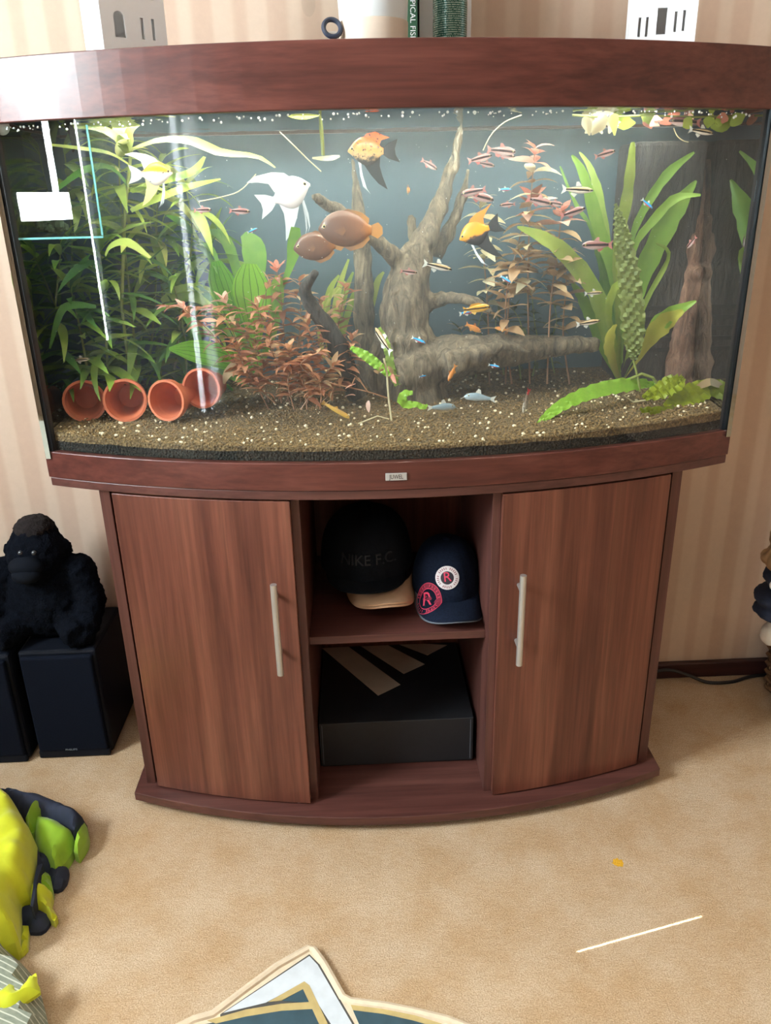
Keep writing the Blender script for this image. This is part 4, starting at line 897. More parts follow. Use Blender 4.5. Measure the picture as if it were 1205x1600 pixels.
for u, v, Y, L_, yaw, pit, lab in (
    (905,297,-.27,40,0,-4,'slender silver fish with dark stripe left of the sword leaves'), (1098,206,-.27,32,0,-10,'slender silver fish below the floating leaves by the filter box'), (686,417,-.31,38,0,-14,'slender striped fish crossing the driftwood trunk'),
    (597,530,-.33,46,125,40,'dark-striped silver fish nosing down along the wood post'), (921,504,-.27,32,0,8,'slender brown-striped fish over the end of the log'), (929,458,-.2,24,0,2,'small brown-striped fish among the sword leaf stems'), (128,562,-.24,24,0,4,'dim silver fish above the terracotta pots')):
    fish('pencilfish', 'pencilfish', lab, u, v, Y, L_, yaw, pit, 0, pg)
ng = 'neon blue fish'
for u, v, Y, L_, yaw, pit, lab in (
    (1012,319,-.3,18,-20,-40,'neon blue fish in front of the broad sword leaf'), (791,437,-.27,17,-20,-30,'neon blue fish above the log among tan leaves'), (733,487,-.28,24,0,12,'blue and red neon fish below the gold cichlid'),
    (655,532,-.33,20,-15,-22,'bright neon blue fish in front of the driftwood base'), (661,588,-.33,12,30,0,'tiny neon blue fish on the lower driftwood'), (773,572,-.3,16,0,-14,'pale blue neon fish under the log'), (790,296,-.12,16,0,0,'distant blue neon fish behind the red stems'), (395,360,-.14,14,20,20,'distant pale neon fish behind the sword leaf tips')):
    fish('neon', 'neon_fish', lab, u, v, Y, L_, yaw, pit, 0, ng)
fish('orange_small', 'small_orange_fish', 'small orange fish seen head-on in open water', 638, 297, -.2, 26, 80, 0)
fish('orange_small', 'small_orange_fish', 'small orange fish nosing down before the lower log', 706, 584, -.31, 24, 200, -62)
fish('orange_small', 'small_orange_fish', 'small orange-brown fish below the gold cichlid', 741, 513, -.24, 26, 20, -28)
fish('orange_small', 'small_orange_fish', 'little yellow-orange fish by the dull green leaves over the log', 783, 514, -.2, 18, 170, 10)
fish('dwarf_cichlid', 'dwarf_cichlid', 'gold dwarf cichlid with a dark stripe at the branch tip', 747, 482, -.30, 36, 0, 6)
fish('cory', 'catfish', 'pale blue catfish resting on the gravel under the log', 748, 621, -.31, 44, 178, 8, 0, 'pale blue catfish')
fish('cory', 'catfish', 'darker blue-grey catfish beside the curled ruffled leaf', 692, 636, -.30, 40, 5, 0, 0, 'pale blue catfish')
fish('loach', 'loach', 'yellow-brown loach diving beside the red-brown bush', 527, 642, -.32, 42, -12, -30)
fish('redtail', 'red_tailed_fish', 'speckled grey fish with red tail standing on its nose', 822, 628, -.32, 34, 225, -68)
# ------------------------------------------------------------------ things on the hood
M_cer = plain('white_ceramic', (.86,.88,.90,1), .28, var=.02)
M_cer_in = plain('ceramic_inside', (.80,.82,.84,1), .6, var=.05)
def arch(x0, x1, z0, z1, n=10):
    r_ = (x1-x0)/2; c = (x0+x1)/2; return [(x0, z0), (x1, z0)]+[(c+r_*math.cos(PI*i/n), z1-r_+r_*math.sin(PI*i/n)) for i in range(n+1)]
def rect(x0, x1, z0, z1): return [(x0,z0),(x1,z0),(x1,z1),(x0,z1)]
def lantern(label, c, W_, D_, H_, rz, holes, zbase):
    t = thing('house_lantern', label, 'lantern', (c[0], c[1], zbase), 'white ceramic house lanterns on the hood')
    t.rotation_euler = (0, 0, rz); th = .005
    def face(nm, me, loc, rot):
        o = bpy.data.objects.new(nm, me); COL.objects.link(o); o.parent = t; o.location = loc; o.rotation_euler = rot; return o
    face('front_wall', curve_mesh('lantern_front', [rect(-W_/2, W_/2, 0, H_)]+holes, th, M_cer), (0, -D_/2+th/2, 0), (PI/2, 0, 0))
    face('rear_wall', curve_mesh('lantern_rear', [rect(-W_/2, W_/2, 0, H_)], th, M_cer_in), (0, D_/2-th/2, 0), (PI/2, 0, 0))
    for s_ in (-1, 1): face('side_wall', curve_mesh('lantern_side', [rect(-D_/2+th, D_/2-th, 0, H_)], th, M_cer), (s_*(W_/2-th/2), 0, 0), (PI/2, 0, PI/2))
    return t
ZK = ZHT+.0006
hl = [arch(-.030, -.014, .0, .034), rect(.010,.0145,.0, .028), rect(.0265,.031,.0,.028), rect(-.037,-.031,.052,.078), rect(-.018,-.012,.052,.078), rect(.010,.016,.052,.078), rect(.028,.034,.052,.078), rect(-.037,-.031,.096,.116), rect(.028,.034,.096,.116)]
cL = P(193, 74, -.27); lantern('white ceramic house lantern with an arched doorway cut in its front', (cL.x, cL.y+.02), .098, .092, .16, .56, [[(x, z+.030) for x, z in h] for h in hl], ZK)
hr = [rect(-.036,-.032,.0,.026), rect(-.025,-.021,.0,.026), rect(-.009,.005,.002,.037), rect(.016,.020,.004,.031), rect(.028,.032,.005,.032), rect(-.030,-.022,.055,.064), rect(-.011,-.003,.056,.066), rect(.004,.012,.057,.067), rect(.023,.031,.060,.070)]
cR = P(1033, 63, -.27); lantern('white ceramic house lantern with a square doorway and small square windows', (cR.x, cR.y+.01), .097, .075, .16, -.24, [[(x, z+.022) for x, z in h] for h in hr], ZK)
# plastic tub
def tub_mat():
    n = N('translucent_white_plastic'); n.col((.86,.89,.90,1)); n.set(Roughness=.35); tl = n.n('ShaderNodeBsdfTranslucent'); tl.inputs[0].default_value = (.85,.88,.88,1)
    mx = n.n('ShaderNodeMixShader'); mx.inputs[0].default_value = .45; n.l(n.b.outputs[0], mx.inputs[1]); n.l(tl.outputs[0], mx.inputs[2]); n.l(mx.outputs[0], n.out.inputs[0]); return n.mat
tc = P(584, 58, -.27); tb = thing('plastic_tub', 'white translucent plastic tub with beige contents showing at the bottom', 'tub', (tc.x, tc.y, ZK))
def tz(v): return P(584, v, -.27-.05).z-ZK
hband = P(584, 26, -.322).z-ZK
obj('tub_wall', MB().lathe([(0,.001),(.0505,.001),(.0515,hband),(.0575,.15),(.0590,.15),(.0590,.154),(.0560,.154),(.0500,hband),(.049,.004),(0,.004)], 40, (tc.x, tc.y, ZK)), tub_mat(), tb, smooth=True)
obj('contents', MB().lathe([(0,.0002),(.0518,.0002),(.0530,hband),(.0525,hband+.0008),(0,hband+.0008)], 40, (tc.x, tc.y, ZK)), plain('beige_contents', srgb(196,180,164), .5, var=.06), tb, smooth=True)
# dark ring clip beside it
rc = P(519, 44, -.30); cp = thing('ring_clip', 'dark blue rubber ring with silver clip lying beside the tub', 'clip', (rc.x, rc.y, ZK))
rm = Matrix.Rotation(.45, 3, 'Y') @ Matrix.Rotation(1.15, 3, 'X')
obj('rubber_ring', MB().lathe([(.0128+.0036*math.cos(a*PI/4), .0036*math.sin(a*PI/4)) for a in range(8)], 28, rc, closed=True, mat=rm), plain('navy_rubber', srgb(38,46,64), .5), cp, smooth=True)
obj('clip_plate', MB().box((rc.x-.006, rc.y-.001, ZK), (rc.x+.008, rc.y+.008, rc.z-.004)), M_steel, cp, bevel=.002)
# saucer behind the tub
sa = P(640, 57, -.22); tag(obj('terracotta_saucer', MB().lathe([(0,.0),(.045,.0),(.052,.030),(.048,.030),(.042,.004),(0,.004)], 32, (sa.x-.03, sa.y, ZK)), M_terra, None, smooth=True, loc=(sa.x-.03, sa.y, ZK)), 'terracotta saucer peeping out behind the white tub', 'saucer')
# green book, spine toward the room
bk = P(645, 50, -.16); gb = thing('hardback_book', 'green hardback book with white lettering on its spine, standing behind the tub', 'book', (bk.x, bk.y+.07, ZK))
M_gbook = plain('green_book_cloth', srgb(44,84,58), .6); M_pages = plain('book_pages', srgb(226,220,204), .8)
w2 = .0078; obj('spine', MB().box((bk.x-w2, bk.y, ZK), (bk.x+w2, bk.y+.003, ZK+.22)), M_gbook, gb)
for s_ in (-1, 1): obj('cover', MB().box((bk.x+min(s_*w2, s_*(w2-.002)), bk.y+.003, ZK), (bk.x+max(s_*w2, s_*(w2-.002)), bk.y+.14, ZK+.22)), M_gbook, gb)
obj('pages', MB().box((bk.x-w2+.002, bk.y+.003, ZK+.004), (bk.x+w2-.002, bk.y+.136, ZK+.216)), M_pages, gb)
tmx = text_mesh('spine_lettering', 'TROPICAL FISH', .0125, .0004, plain('white_ink', (.85,.88,.85,1), .6)); remap(tmx, lambda c: Vector((c.y, -c.z, -c.x)))
link('spine_lettering', tmx, gb, (bk.x, bk.y-.0004, P(645, 52, -.16).z+.030))
# white box behind the can
wb = P(697, 50, -.10); tag(obj('white_box', MB().box((P(655,50,-.10).x, -.105, ZK), (P(735.5,50,-.10).x, -.06, ZK+.21)), plain('white_card', srgb(222,222,224), .7, var=.03), None, bevel=.001), 'plain white card box standing against the wall behind the green can', 'box')
# green can
cn = P(703, 57, -.22); ct = thing('food_can', 'shiny green cylindrical can covered with fine white print', 'can', (cn.x, cn.y, ZK))
def can_mat():
    n = N('printed_green_can'); c = n.n('ShaderNodeTexCoord'); sep = n.n('ShaderNodeSeparateXYZ'); n.l(c.outputs['Object'], sep.inputs[0])
    ln = n.math('LESS_THAN', n.math('FRACT', n.math('MULTIPLY', sep.outputs[2], 330)), .5)
    wd = n.math('GREATER_THAN', n.noise(n.coord((380, 380, 330)), 1.4, 1, .5), .42)
    n.col(n.mix(n.math('MULTIPLY', n.math('MULTIPLY', ln, wd), .55), srgb(22,74,62), srgb(170,200,190))); n.set(Roughness=.22, Metallic=.25); return n.mat
obj('can_wall', MB().lathe([(0,.0005),(.0262,.0005),(.027,.003),(.027,.17)], 36, (cn.x, cn.y, ZK)), can_mat(), ct, smooth=True, loc=(cn.x, cn.y, ZK))
obj('lid', MB().lathe([(.0278,.165),(.0278,.18),(0,.18)], 36, (cn.x, cn.y, ZK)), M_black, ct, smooth=True)
hk = P(482, 6, -.006); tag(obj('clear_hook', MB().lathe([(0,-.003),(.014,-.002),(.0155,.0),(.014,.002),(0,.003)], 24, hk, mat=Matrix.Rotation(PI/2, 3, 'X'), sx=.8, sy=1.3), glass_mat('clear_plastic', (.97,.98,.98,1), .35), None, smooth=True), 'clear plastic oval tab stuck to the wallpaper above the tank', 'hook')

# ------------------------------------------------------------------ caps on the shelf, shoe box below
ZS = .3822
M_cap = plain('black_cap_cotton', srgb(16,19,24), .92, var=.25, vscale=200, bump=.3, bscale=900, spec=.12); M_navy = plain('navy_denim', srgb(18,26,42), .92, var=.3, vscale=240, bump=.4, bscale=900, spec=.12)
M_tanb = plain('tan_brim_lining', srgb(196,160,128), .75, var=.08)
def cap_crown(c, rx, ry, H_, zb, rz):
    """six-panel crown; returns mesh builder and a function giving the surface point for angle and height"""
    def surf(a, t):
        th = t*PI/2; r_ = math.cos(th)**.62; q = Vector((rx*r_*math.cos(a), ry*r_*math.sin(a), H_*math.sin(th)**.95))
        seam = 1-.018*math.exp(-((a*3/PI) % 1-.0)**2*90)-.018*math.exp(-(((a*3/PI) % 1)-1)**2*90)
        q.x *= seam; q.y *= seam
        return Vector(c)+Matrix.Rotation(rz, 3, 'Z') @ q+Vector((0,0,zb))
    n_, k = 72, 14; vs = [surf(2*PI*j/n_, i/k) for i in range(k+1) for j in range(n_)]
    return MB().add(vs, [(i*n_+j, i*n_+(j+1)%n_, (i+1)*n_+(j+1)%n_, (i+1)*n_+j) for i in range(k) for j in range(n_)]), surf
def brim(c, rx, ry, L_, zb, rz, droop, arch_, half=1.15, th=.003, dz=0):
    """visor in front (local -y) of the crown"""
    vs = []; n_, k = 28, 8
    for lay in (0, 1):
        for i in range(k+1):
            f = i/k
            for j in range(n_+1):
                s_ = 2*j/n_-1; a = -PI/2+s_*half
                b = Vector((rx*math.cos(a), ry*math.sin(a), 0)); out = L_*f*(1-abs(s_)**2.6)
                q = b+Vector((s_*.12*out, -out, 0)); q.z = -droop*f-arch_*(abs(q.x)/rx)**2*f+(.001 if f == 0 else 0)-lay*th
                vs.append(Vector(c)+Matrix.Rotation(rz, 3, 'Z') @ q+Vector((0,0,zb+dz)))
    m_ = (k+1)*(n_+1); fs = []
    for i in range(k):
        for j in range(n_):
            a = i*(n_+1)+j; fs += [(a, a+n_+1, a+n_+2, a+1), (m_+a+1, m_+a+n_+2, m_+a+n_+1, m_+a)]
    for j in range(n_): a = k*(n_+1)+j; fs.append((a, m_+a, m_+a+1, a+1))
    return MB().add(vs, fs)
# tan-brimmed cap underneath, black cap stacked on it
cA = (-.052, -.20, 0)
t = thing('tan_brim_cap', 'cap with a tan-lined brim, lying under the black cap', 'cap', (cA[0], cA[1], ZS))
mbc, _ = cap_crown((cA[0], cA[1]+.01, 0), .080, .088, .09, ZS+.040, 0)
obj('crown', mbc, M_cap, t, smooth=True)
obj('brim', brim((cA[0]+.022, cA[1]-.008, 0), .070, .09, .062, ZS+.047, .10, .000, .034, 1.25, .003), M_tanb, t, smooth=True)
obj('brim_edge', brim((cA[0]+.022, cA[1]-.009, 0), .071, .09, .064, ZS+.0425, .10, .000, .0345, 1.25, .003), M_tanb, t, smooth=True)
t = thing('black_cap', 'plain black baseball cap with raised black lettering on the shelf', 'cap', (cA[0], cA[1], ZS))
mbc, surf = cap_crown(cA, .094, .104, .112, ZS+.064, 0)
obj('crown', mbc, M_cap, t, smooth=True)
obj('brim', brim(cA, .088, .098, .045, ZS+.066, 0, .004, .012, 1.2, .003), M_cap, t, smooth=True)
obj('button', MB().ball((cA[0], cA[1], ZS+.177), (.008,.008,.004), 12, 6), M_cap, t, smooth=True)
tm2 = text_mesh('cap_lettering', 'NIKE F.C.', .030, .003, plain('black_embroidery', srgb(24,26,30), .6, spec=.4), 1.0)
def on_crown(cx, tbase, wr, surf_):
    def f(c):
        a = -PI/2+c.x/wr+cx; t_ = tbase+c.y/.17; q = surf_(a, max(0, min(.98, t_))); n_ = (q-surf_(a, 0)*0-Vector((cA[0], cA[1], ZS+.05)))
        return q+Vector((math.cos(a), math.sin(a), .1)).normalized()*(.0012+c.z)
    return f
remap(tm2, on_crown(.04, .24, .098, surf))
for v_ in tm2.vertices: v_.co -= wl(t)
link('lettering', tm2, t)
# navy cap with badges
cB = (.104, -.262, 0); rzB = .05
t = thing('denim_cap', 'navy denim cap with a round white badge and pink emblem', 'cap', (cB[0], cB[1], ZS))
mbc, surfB = cap_crown(cB, .067, .082, .100, ZS+.030, rzB)
obj('crown', mbc, M_navy, t, smooth=True)
br = obj('brim', brim((cB[0], cB[1], 0), .0665, .080, .062, ZS+.034, rzB, .004, .030, 1.35, .003), M_navy, t, smooth=True)
obj('brim_edge', brim((cB[0], cB[1]-.001, 0), .067, .080, .0625, ZS+.031, rzB, .004, .0305, 1.35, .0015), plain('grey_brim_edge', srgb(86,92,100), .8), t, smooth=True)
obj('button', MB().ball((cB[0], cB[1], ZS+.131), (.007,.007,.004), 12, 6), M_navy, t, smooth=True)
M_pink_p = plain('pink_print', srgb(216,64,96), .6, var=.1); M_dkpink = plain('dark_pink_print', srgb(128,34,58), .7, var=.2); M_white_p = plain('white_thread', srgb(222,216,216), .7, var=.1); M_inkd = plain('dark_thread', srgb(40,34,44), .7)
def ring(r0, r1, n=36, a0=0, a1=2*PI, sx=1):
    if a1-a0 > 6.28: return [[(sx*r1*math.cos(2*PI*i/n), r1*math.sin(2*PI*i/n)) for i in range(n)], [(sx*r0*math.cos(2*PI*i/n), r0*math.sin(2*PI*i/n)) for i in range(n)]]
    pts = [(sx*r1*math.cos(a0+(a1-a0)*i/n), r1*math.sin(a0+(a1-a0)*i/n)) for i in range(n+1)]; return [pts+[(sx*r0*math.cos(a1-(a1-a0)*i/n), r0*math.sin(a1-(a1-a0)*i/n)) for i in range(n+1)]]
def emblem(parent, name, splines_or_mesh, mat, u, v, rot, lift, surf_ray):
    """lay flat art onto the cap: local x, y in metres around a photograph point"""
    me = splines_or_mesh if isinstance(splines_or_mesh, bpy.types.Mesh) else curve_mesh(name, splines_or_mesh, .0006, mat)
    bm = bmesh.new(); bm.from_mesh(me); bmesh.ops.triangulate(bm, faces=bm.faces[:]); bmesh.ops.subdivide_edges(bm, edges=[e for e in bm.edges if e.calc_length() > .006], cuts=2); bm.to_mesh(me); bm.free()
    o0, nrm = surf_ray(u, v); nrm = (nrm*.55+(CAM-o0).normalized()*.45).normalized(); x = Vector((0,0,1)).cross(nrm).normalized(); y = nrm.cross(x); R2 = Matrix.Rotation(rot, 3, nrm)
    x, y = R2 @ x, R2 @ y; base = wl(parent)
    off_cap = set()
    for q in me.vertices:
        p = o0+x*q.co.x+y*q.co.y; s_, n_ = snap(p, nrm)
        if n_ is None: off_cap.add(q.index)
        q.co = s_+nrm*(lift+q.co.z)-base
    if off_cap:
        bm = bmesh.new(); bm.from_mesh(me); bm.verts.ensure_lookup_table(); bmesh.ops.delete(bm, geom=[bm.verts[i] for i in off_cap], context='VERTS'); bm.to_mesh(me); bm.free()
    me.update(); return link(name, me, parent)
from mathutils.bvhtree import BVHTree
bv = BVHTree.FromPolygons([tuple(q) for q in mbc.v], mbc.f)
brm = brim((cB[0], cB[1], 0), .0665, .080, .062, ZS+.034, rzB, .004, .030, 1.35, .003); bv2 = BVHTree.FromPolygons([tuple(q) for q in brm.v], brm.f)
def cap_ray(u, v):
    d = ray(u, v).normalized(); best = None
    for b_ in (bv, bv2):
        h = b_.ray_cast(CAM, d)
        if h[0] is not None and (best is None or h[3] < best[3]): best = h
    n_ = best[1] if best[1].dot(d) < 0 else -best[1]
    return best[0], n_
def snap(p, nrm):
    best = None
    for b_ in (bv, bv2):
        h = b_.ray_cast(p+nrm*.05, -nrm, .12)
        if h[0] is not None and (best is None or h[3] < best[3]): best = h
    return (best[0], best[1]) if best else (p, None)
def ticks(r0, r1, n, a0, a1, w_):
    out = []
    for i in range(n):
        a = a0+(a1-a0)*i/(n-1)
        if i % 6 == 5: continue
        c_, s_ = math.cos(a), math.sin(a); out.append([(r0*c_-w_*s_, r0*s_+w_*c_), (r0*c_+w_*s_, r0*s_-w_*c_), (r1*c_+w_*s_, r1*s_-w_*c_), (r1*c_-w_*s_, r1*s_+w_*c_)])
    return out
try:
    emblem(t, 'round_badge', ring(.0125, .0225), M_white_p, 699, 903, .12, .0010, cap_ray)
    emblem(t, 'badge_field', [ring(.001, .0126)[0]], M_inkd, 699, 903, .12, .0009, cap_ray)
    emblem(t, 'badge_lettering', ticks(.0158, .0198, 28, .3, 2*PI-.2, .0006), M_dkpink, 699, 903, .12, .0016, cap_ray)
    emblem(t, 'badge_letter', text_mesh('r_letter', 'R', .026, .0006, M_pink_p), M_pink_p, 699, 902, .12, .0016, cap_ray)
    emblem(t, 'emblem_field', [ring(.001, .029)[0]], M_dkpink, 669, 938, .5, .0004, cap_ray)
    emblem(t, 'emblem_centre', [ring(.001, .0185)[0]], M_navy, 669, 938, .5, .0010, cap_ray)
    emblem(t, 'emblem_ring', ring(.0185, .0197), M_pink_p, 669, 938, .5, .0014, cap_ray)
    emblem(t, 'emblem_ring', ring(.0278, .0288), M_pink_p, 669, 938, .5, .0012, cap_ray)
    emblem(t, 'emblem_lettering', ticks(.0215, .026, 26, 0, 2*PI-.2, .0006), M_pink_p, 669, 938, .5, .0012, cap_ray)
    emblem(t, 'emblem_letter', text_mesh('r_letter_large', 'R', .036, .0006, M_pink_p), M_pink_p, 668, 938, .15, .0016, cap_ray)
except Exception as e: print('EMBLEM', e)
# shoe box
M_sbox = plain('black_card', srgb(20,22,26), .55, var=.15, vscale=60); M_strp = plain('grey_beige_print', srgb(188,172,156), .6, var=.06)
SX0, SX1, SY0, SY1, SH = -.1605, .1545, -.334, -.040, .1085
sb = thing('shoe_box', 'black shoe box with three slanted pale stripes on its lid', 'shoe box', (0, -.21, .0365))
obj('box_body', MB().box((SX0+.003, SY0+.003, .0365), (SX1-.003, SY1-.003, .0365+SH-.002)), M_sbox, sb, bevel=.001)
lid = obj('lid', MB().box((SX0, SY0, .0365+.004), (SX1, SY1, .0365+SH)), M_sbox, sb, bevel=.0015)
zl = .0365+SH
for quad in (((530,1010),(560,1010),(626,1070),(591,1087)), ((591,1007),(638,1007),(664,1038),(631,1053)), ((652,1006),(690,1004),(699,1008),(668,1024))):
    pts = [PZ(u, v, zl) for u, v in quad]; a, b, c_, d = pts
    if quad[0][0] == 530: pts = [PZ(505, 975, zl), PZ(545, 975, zl), c_, d]
    elif quad[0][0] == 591: pts = [PZ(563, 972, zl), PZ(603, 970, zl), c_, d]
    else: pts = [PZ(620, 968, zl), PZ(655, 966, zl), c_, d]
    obj('stripe', MB().prism([(q.x, min(q.y, SY1-.002)) for q in pts], zl-.0003, zl+.0004), M_strp, lid)
for x in (SX0+.006, SX1-.006): obj('worn_edge', MB().box((x-.0006, SY0-.0004, .045), (x+.0006, SY0+.001, zl-.004)), plain('worn_card', srgb(92,96,104), .8), lid)
tag(obj('lint_tuft', MB().ball((PZ(468, 1254, .037).x, PZ(468, 1254, .037).y, .040), (.006,.003,.0035), 8, 6).ball((PZ(462, 1250, .037).x-.004, PZ(462, 1250, .037).y, .0395), (.004,.003,.003), 8, 6), plain('lint', srgb(190,170,164), .9), None), 'small tuft of pale lint on the cabinet base under the door', 'lint')

# ------------------------------------------------------------------ speakers and plush gorilla
M_spk = plain('black_speaker_vinyl', srgb(11,15,24), .6, var=.15, spec=.15); M_gril = plain('speaker_grille_cloth', srgb(12,17,28), .9, spec=.08, var=.2, vscale=300, bump=.3, bscale=1500)
for i, (x0, x1, y0, lab) in enumerate(((-.788, -.626, -.222, 'black speaker beside the cabinet, under the plush gorilla'), (-.972, -.802, -.232, 'black speaker cut off by the picture edge, beside its twin'))):
    s_ = thing('speaker', lab, 'speaker', ((x0+x1)/2, y0+.1, 0), 'pair of black speakers')
    obj('body', MB().box((x0, y0+.012, .004), (x1, -.02, .266)), M_spk, s_, bevel=.006)
    obj('grille', MB().box((x0+.006, y0, .018), (x1-.006, y0+.013, .258)), M_gril, s_, bevel=.006, segs=3)
    lb_ = obj('lower_panel', MB().box((x0+.004, y0+.002, .002), (x1-.004, y0+.012, .020)), M_spk, s_, bevel=.003)
    tmz = text_mesh('maker_name', 'PHILIPS', .0065, .0004, plain('silver_print', srgb(120,130,142), .5)); remap(tmz, lambda c: Vector((c.x*1.25, -c.z, c.y)))
    lt = P(112, 1172, y0); link('maker_name', tmz, lb_, ((x0+x1)/2+.013 if i else lt.x, y0-.0006, .024))
def fur_blob(parts, seed, amp=.006):
    mb = MB()
    for c, r_ in parts: mb.ball(c, r_, 16, 12)
    return mb
M_fur = plain('black_plush_fur', srgb(8,11,18), .95, var=.35, vscale=90, bump=.9, bscale=260, spec=.05); M_face = plain('dark_plush_face', srgb(11,15,23), .9, var=.1, spec=.1); M_furb = plain('brown_black_fur', srgb(32,28,28), .95, var=.4, vscale=90, bump=.9, bscale=260, spec=.1)
gx, gy = P(62, 850, -.13).x, -.125
go_ = thing('plush_gorilla', 'black furry plush gorilla sitting on top of the speakers', 'plush toy', (gx, gy, .2665))
def remeshed(name, mb, mat, par, voxel, disp, scale_):
    o = obj(name, mb, mat, par, smooth=True)
    r_ = o.modifiers.new('remesh', 'REMESH'); r_.mode = 'VOXEL'; r_.voxel_size = voxel; r_.use_smooth_shade = True
    tx = bpy.data.textures.new(name, 'CLOUDS'); tx.noise_scale = scale_; tx.noise_depth = 4
    d = o.modifiers.new('displace', 'DISPLACE'); d.texture = tx; d.strength = disp; d.mid_level = .5; return o
zg = .2665
body = MB().ball((gx-.01, gy, zg+.075), (.088,.060,.088), 18, 12).ball((gx-.01, gy, zg+.125), (.082,.052,.055), 18, 12).ball((gx-.005, gy-.012, zg+.195), (.060,.055,.062), 18, 12).ball((gx-.005, gy-.005, zg+.228), (.046,.046,.042), 16, 10).ball((gx-.008, gy-.045, zg+.172), (.040,.032,.034), 16, 10)
for s_ in (-1, 1):
    body.tube([(gx-.01+s_*.078, gy, zg+.145), (gx-.01+s_*.102, gy-.02, zg+.08), (gx-.01+s_*.092, gy-.05, zg+.030)], [.034,.031,.028], 12)
    body.tube([(gx-.01+s_*.05, gy-.02, zg+.035), (gx-.01+s_*.075, gy-.07, zg+.032), (gx-.01+s_*.085, gy-.085, zg+.030)], [.034,.030,.027], 12)
    body.ball((gx-.01+s_*.076, gy, zg+.140), (.040,.040,.040), 14, 10)
    body.ball((gx-.01+s_*.088, gy-.062, zg+.026), (.028,.026,.026), 12, 8).ball((gx-.008+s_*.060, gy, zg+.198), (.012,.010,.016), 10, 8)
remeshed('body', body, M_fur, go_, .005, .010, .012)
obj('face', MB().ball((gx-.010, gy-.064, zg+.186), (.036,.020,.022), 16, 10).ball((gx-.010, gy-.070, zg+.170), (.030,.020,.018), 16, 10), M_face, go_, smooth=True)
hair = MB().ball((gx-.004, gy-.008, zg+.246), (.040,.040,.028), 16, 10); remeshed('head_tuft', hair, M_furb, go_, .004, .010, .010)
for u in (32, 53):
    e = P(u, 864, gy-.083); obj('eye', MB().ball((e.x, e.y, e.z), .0052, 10, 8), plain('glass_eye', srgb(36,44,52), .05, spec=1.0), go_, smooth=True)

# ------------------------------------------------------------------ clothes pile and striped chair corner
M_yel = plain('hi_vis_yellow', srgb(190,198,20), .7, var=.08, sheen=.2); M_lime = plain('hi_vis_lime', srgb(132,174,26), .75, var=.1, sheen=.2); M_navc = plain('navy_cloth', srgb(24,32,52), .85, var=.2, vscale=80, bump=.2, bscale=700)
def patch(px, z0, h, seed=0, fold=.014, step=.0065, skirt=True, zmin=.001, world=None, fscale=16):
    """a piece of cloth: outline in the photograph laid on level z0, puffed up by h, wrinkled"""
    ol = [PZ(u, v, z0) for u, v in px] if world is None else [Vector((x, y, z0)) for x, y in world]
    o2 = []; m_ = len(ol)
    for i, q in enumerate(ol):              # rounded outline through the points
        p0, p2, p3 = ol[i-1], ol[(i+1) % m_], ol[(i+2) % m_]; k = max(1, int((p2-q).length/step))
        for j in range(k):
            f = j/k; a = q.lerp(p2, f); b = .5*((2*q)+(p2-p0)*f+(2*p0-5*q+4*p2-p3)*f*f+(3*q-p0-3*p2+p3)*f**3); o2.append(a.lerp(b, .7))
    b2 = [Vector((q.x, q.y)) for q in o2]; n_ = len(b2)
    def inside(p):
        c = False; j = n_-1
        for i in range(n_):
            a, b = b2[i], b2[j]
            if (a.y > p.y) != (b.y > p.y) and p.x < (b.x-a.x)*(p.y-a.y)/(b.y-a.y)+a.x: c = not c
            j = i
        return c
    def dist(p): return min((p-q).length for q in b2)
    x0, x1 = min(q.x for q in b2), max(q.x for q in b2); y0, y1 = min(q.y for q in b2), max(q.y for q in b2); inn = []
    x = x0
    while x < x1:
        y = y0
        while y < y1:
            p = Vector((x+.3*step*math.sin(y*900), y+.3*step*math.sin(x*700)))
            if inside(p) and dist(p) > step*.6: inn.append(p)
            y += step
        x += step
    v2, _, f2, _, _, _ = geometry.delaunay_2d_cdt(b2+inn, [(i, (i+1) % n_) for i in range(n_)], [], 1, 1e-6)
    ze = zmin+(z0-zmin)*.45; vs = []
    for p in v2:
        p = Vector((p[0], p[1])); d = dist(p); e = 1-math.exp(-d/.009)
        vs.append((p.x, p.y, ze+(z0+h-ze)*e+fold*e*noise.noise((p.x*fscale+seed*7, p.y*fscale*1.6, seed))+fold*.5*e*noise.noise((p.x*fscale*2.5, p.y*fscale*2.5+seed, seed+5))))
    fs = [tuple(f) if (v2[f[1]]-v2[f[0]]).cross(v2[f[2]]-v2[f[0]]) > 0 else tuple(reversed(f)) for f in f2]
    mb = MB().add(vs, fs)
    if skirt: mb.add([(q.x, q.y, ze) for q in b2]+[(q.x, q.y, zmin) for q in b2], [(i, (i+1) % n_, n_+(i+1) % n_, n_+i) for i in range(n_)]+[((i+1) % n_, i, n_+i, n_+(i+1) % n_) for i in range(0)])
    return mb
jk = thing('hi_vis_jacket', 'crumpled yellow and navy hi-vis jacket heaped on the carpet', 'jacket', (-.72, -.45, 0))
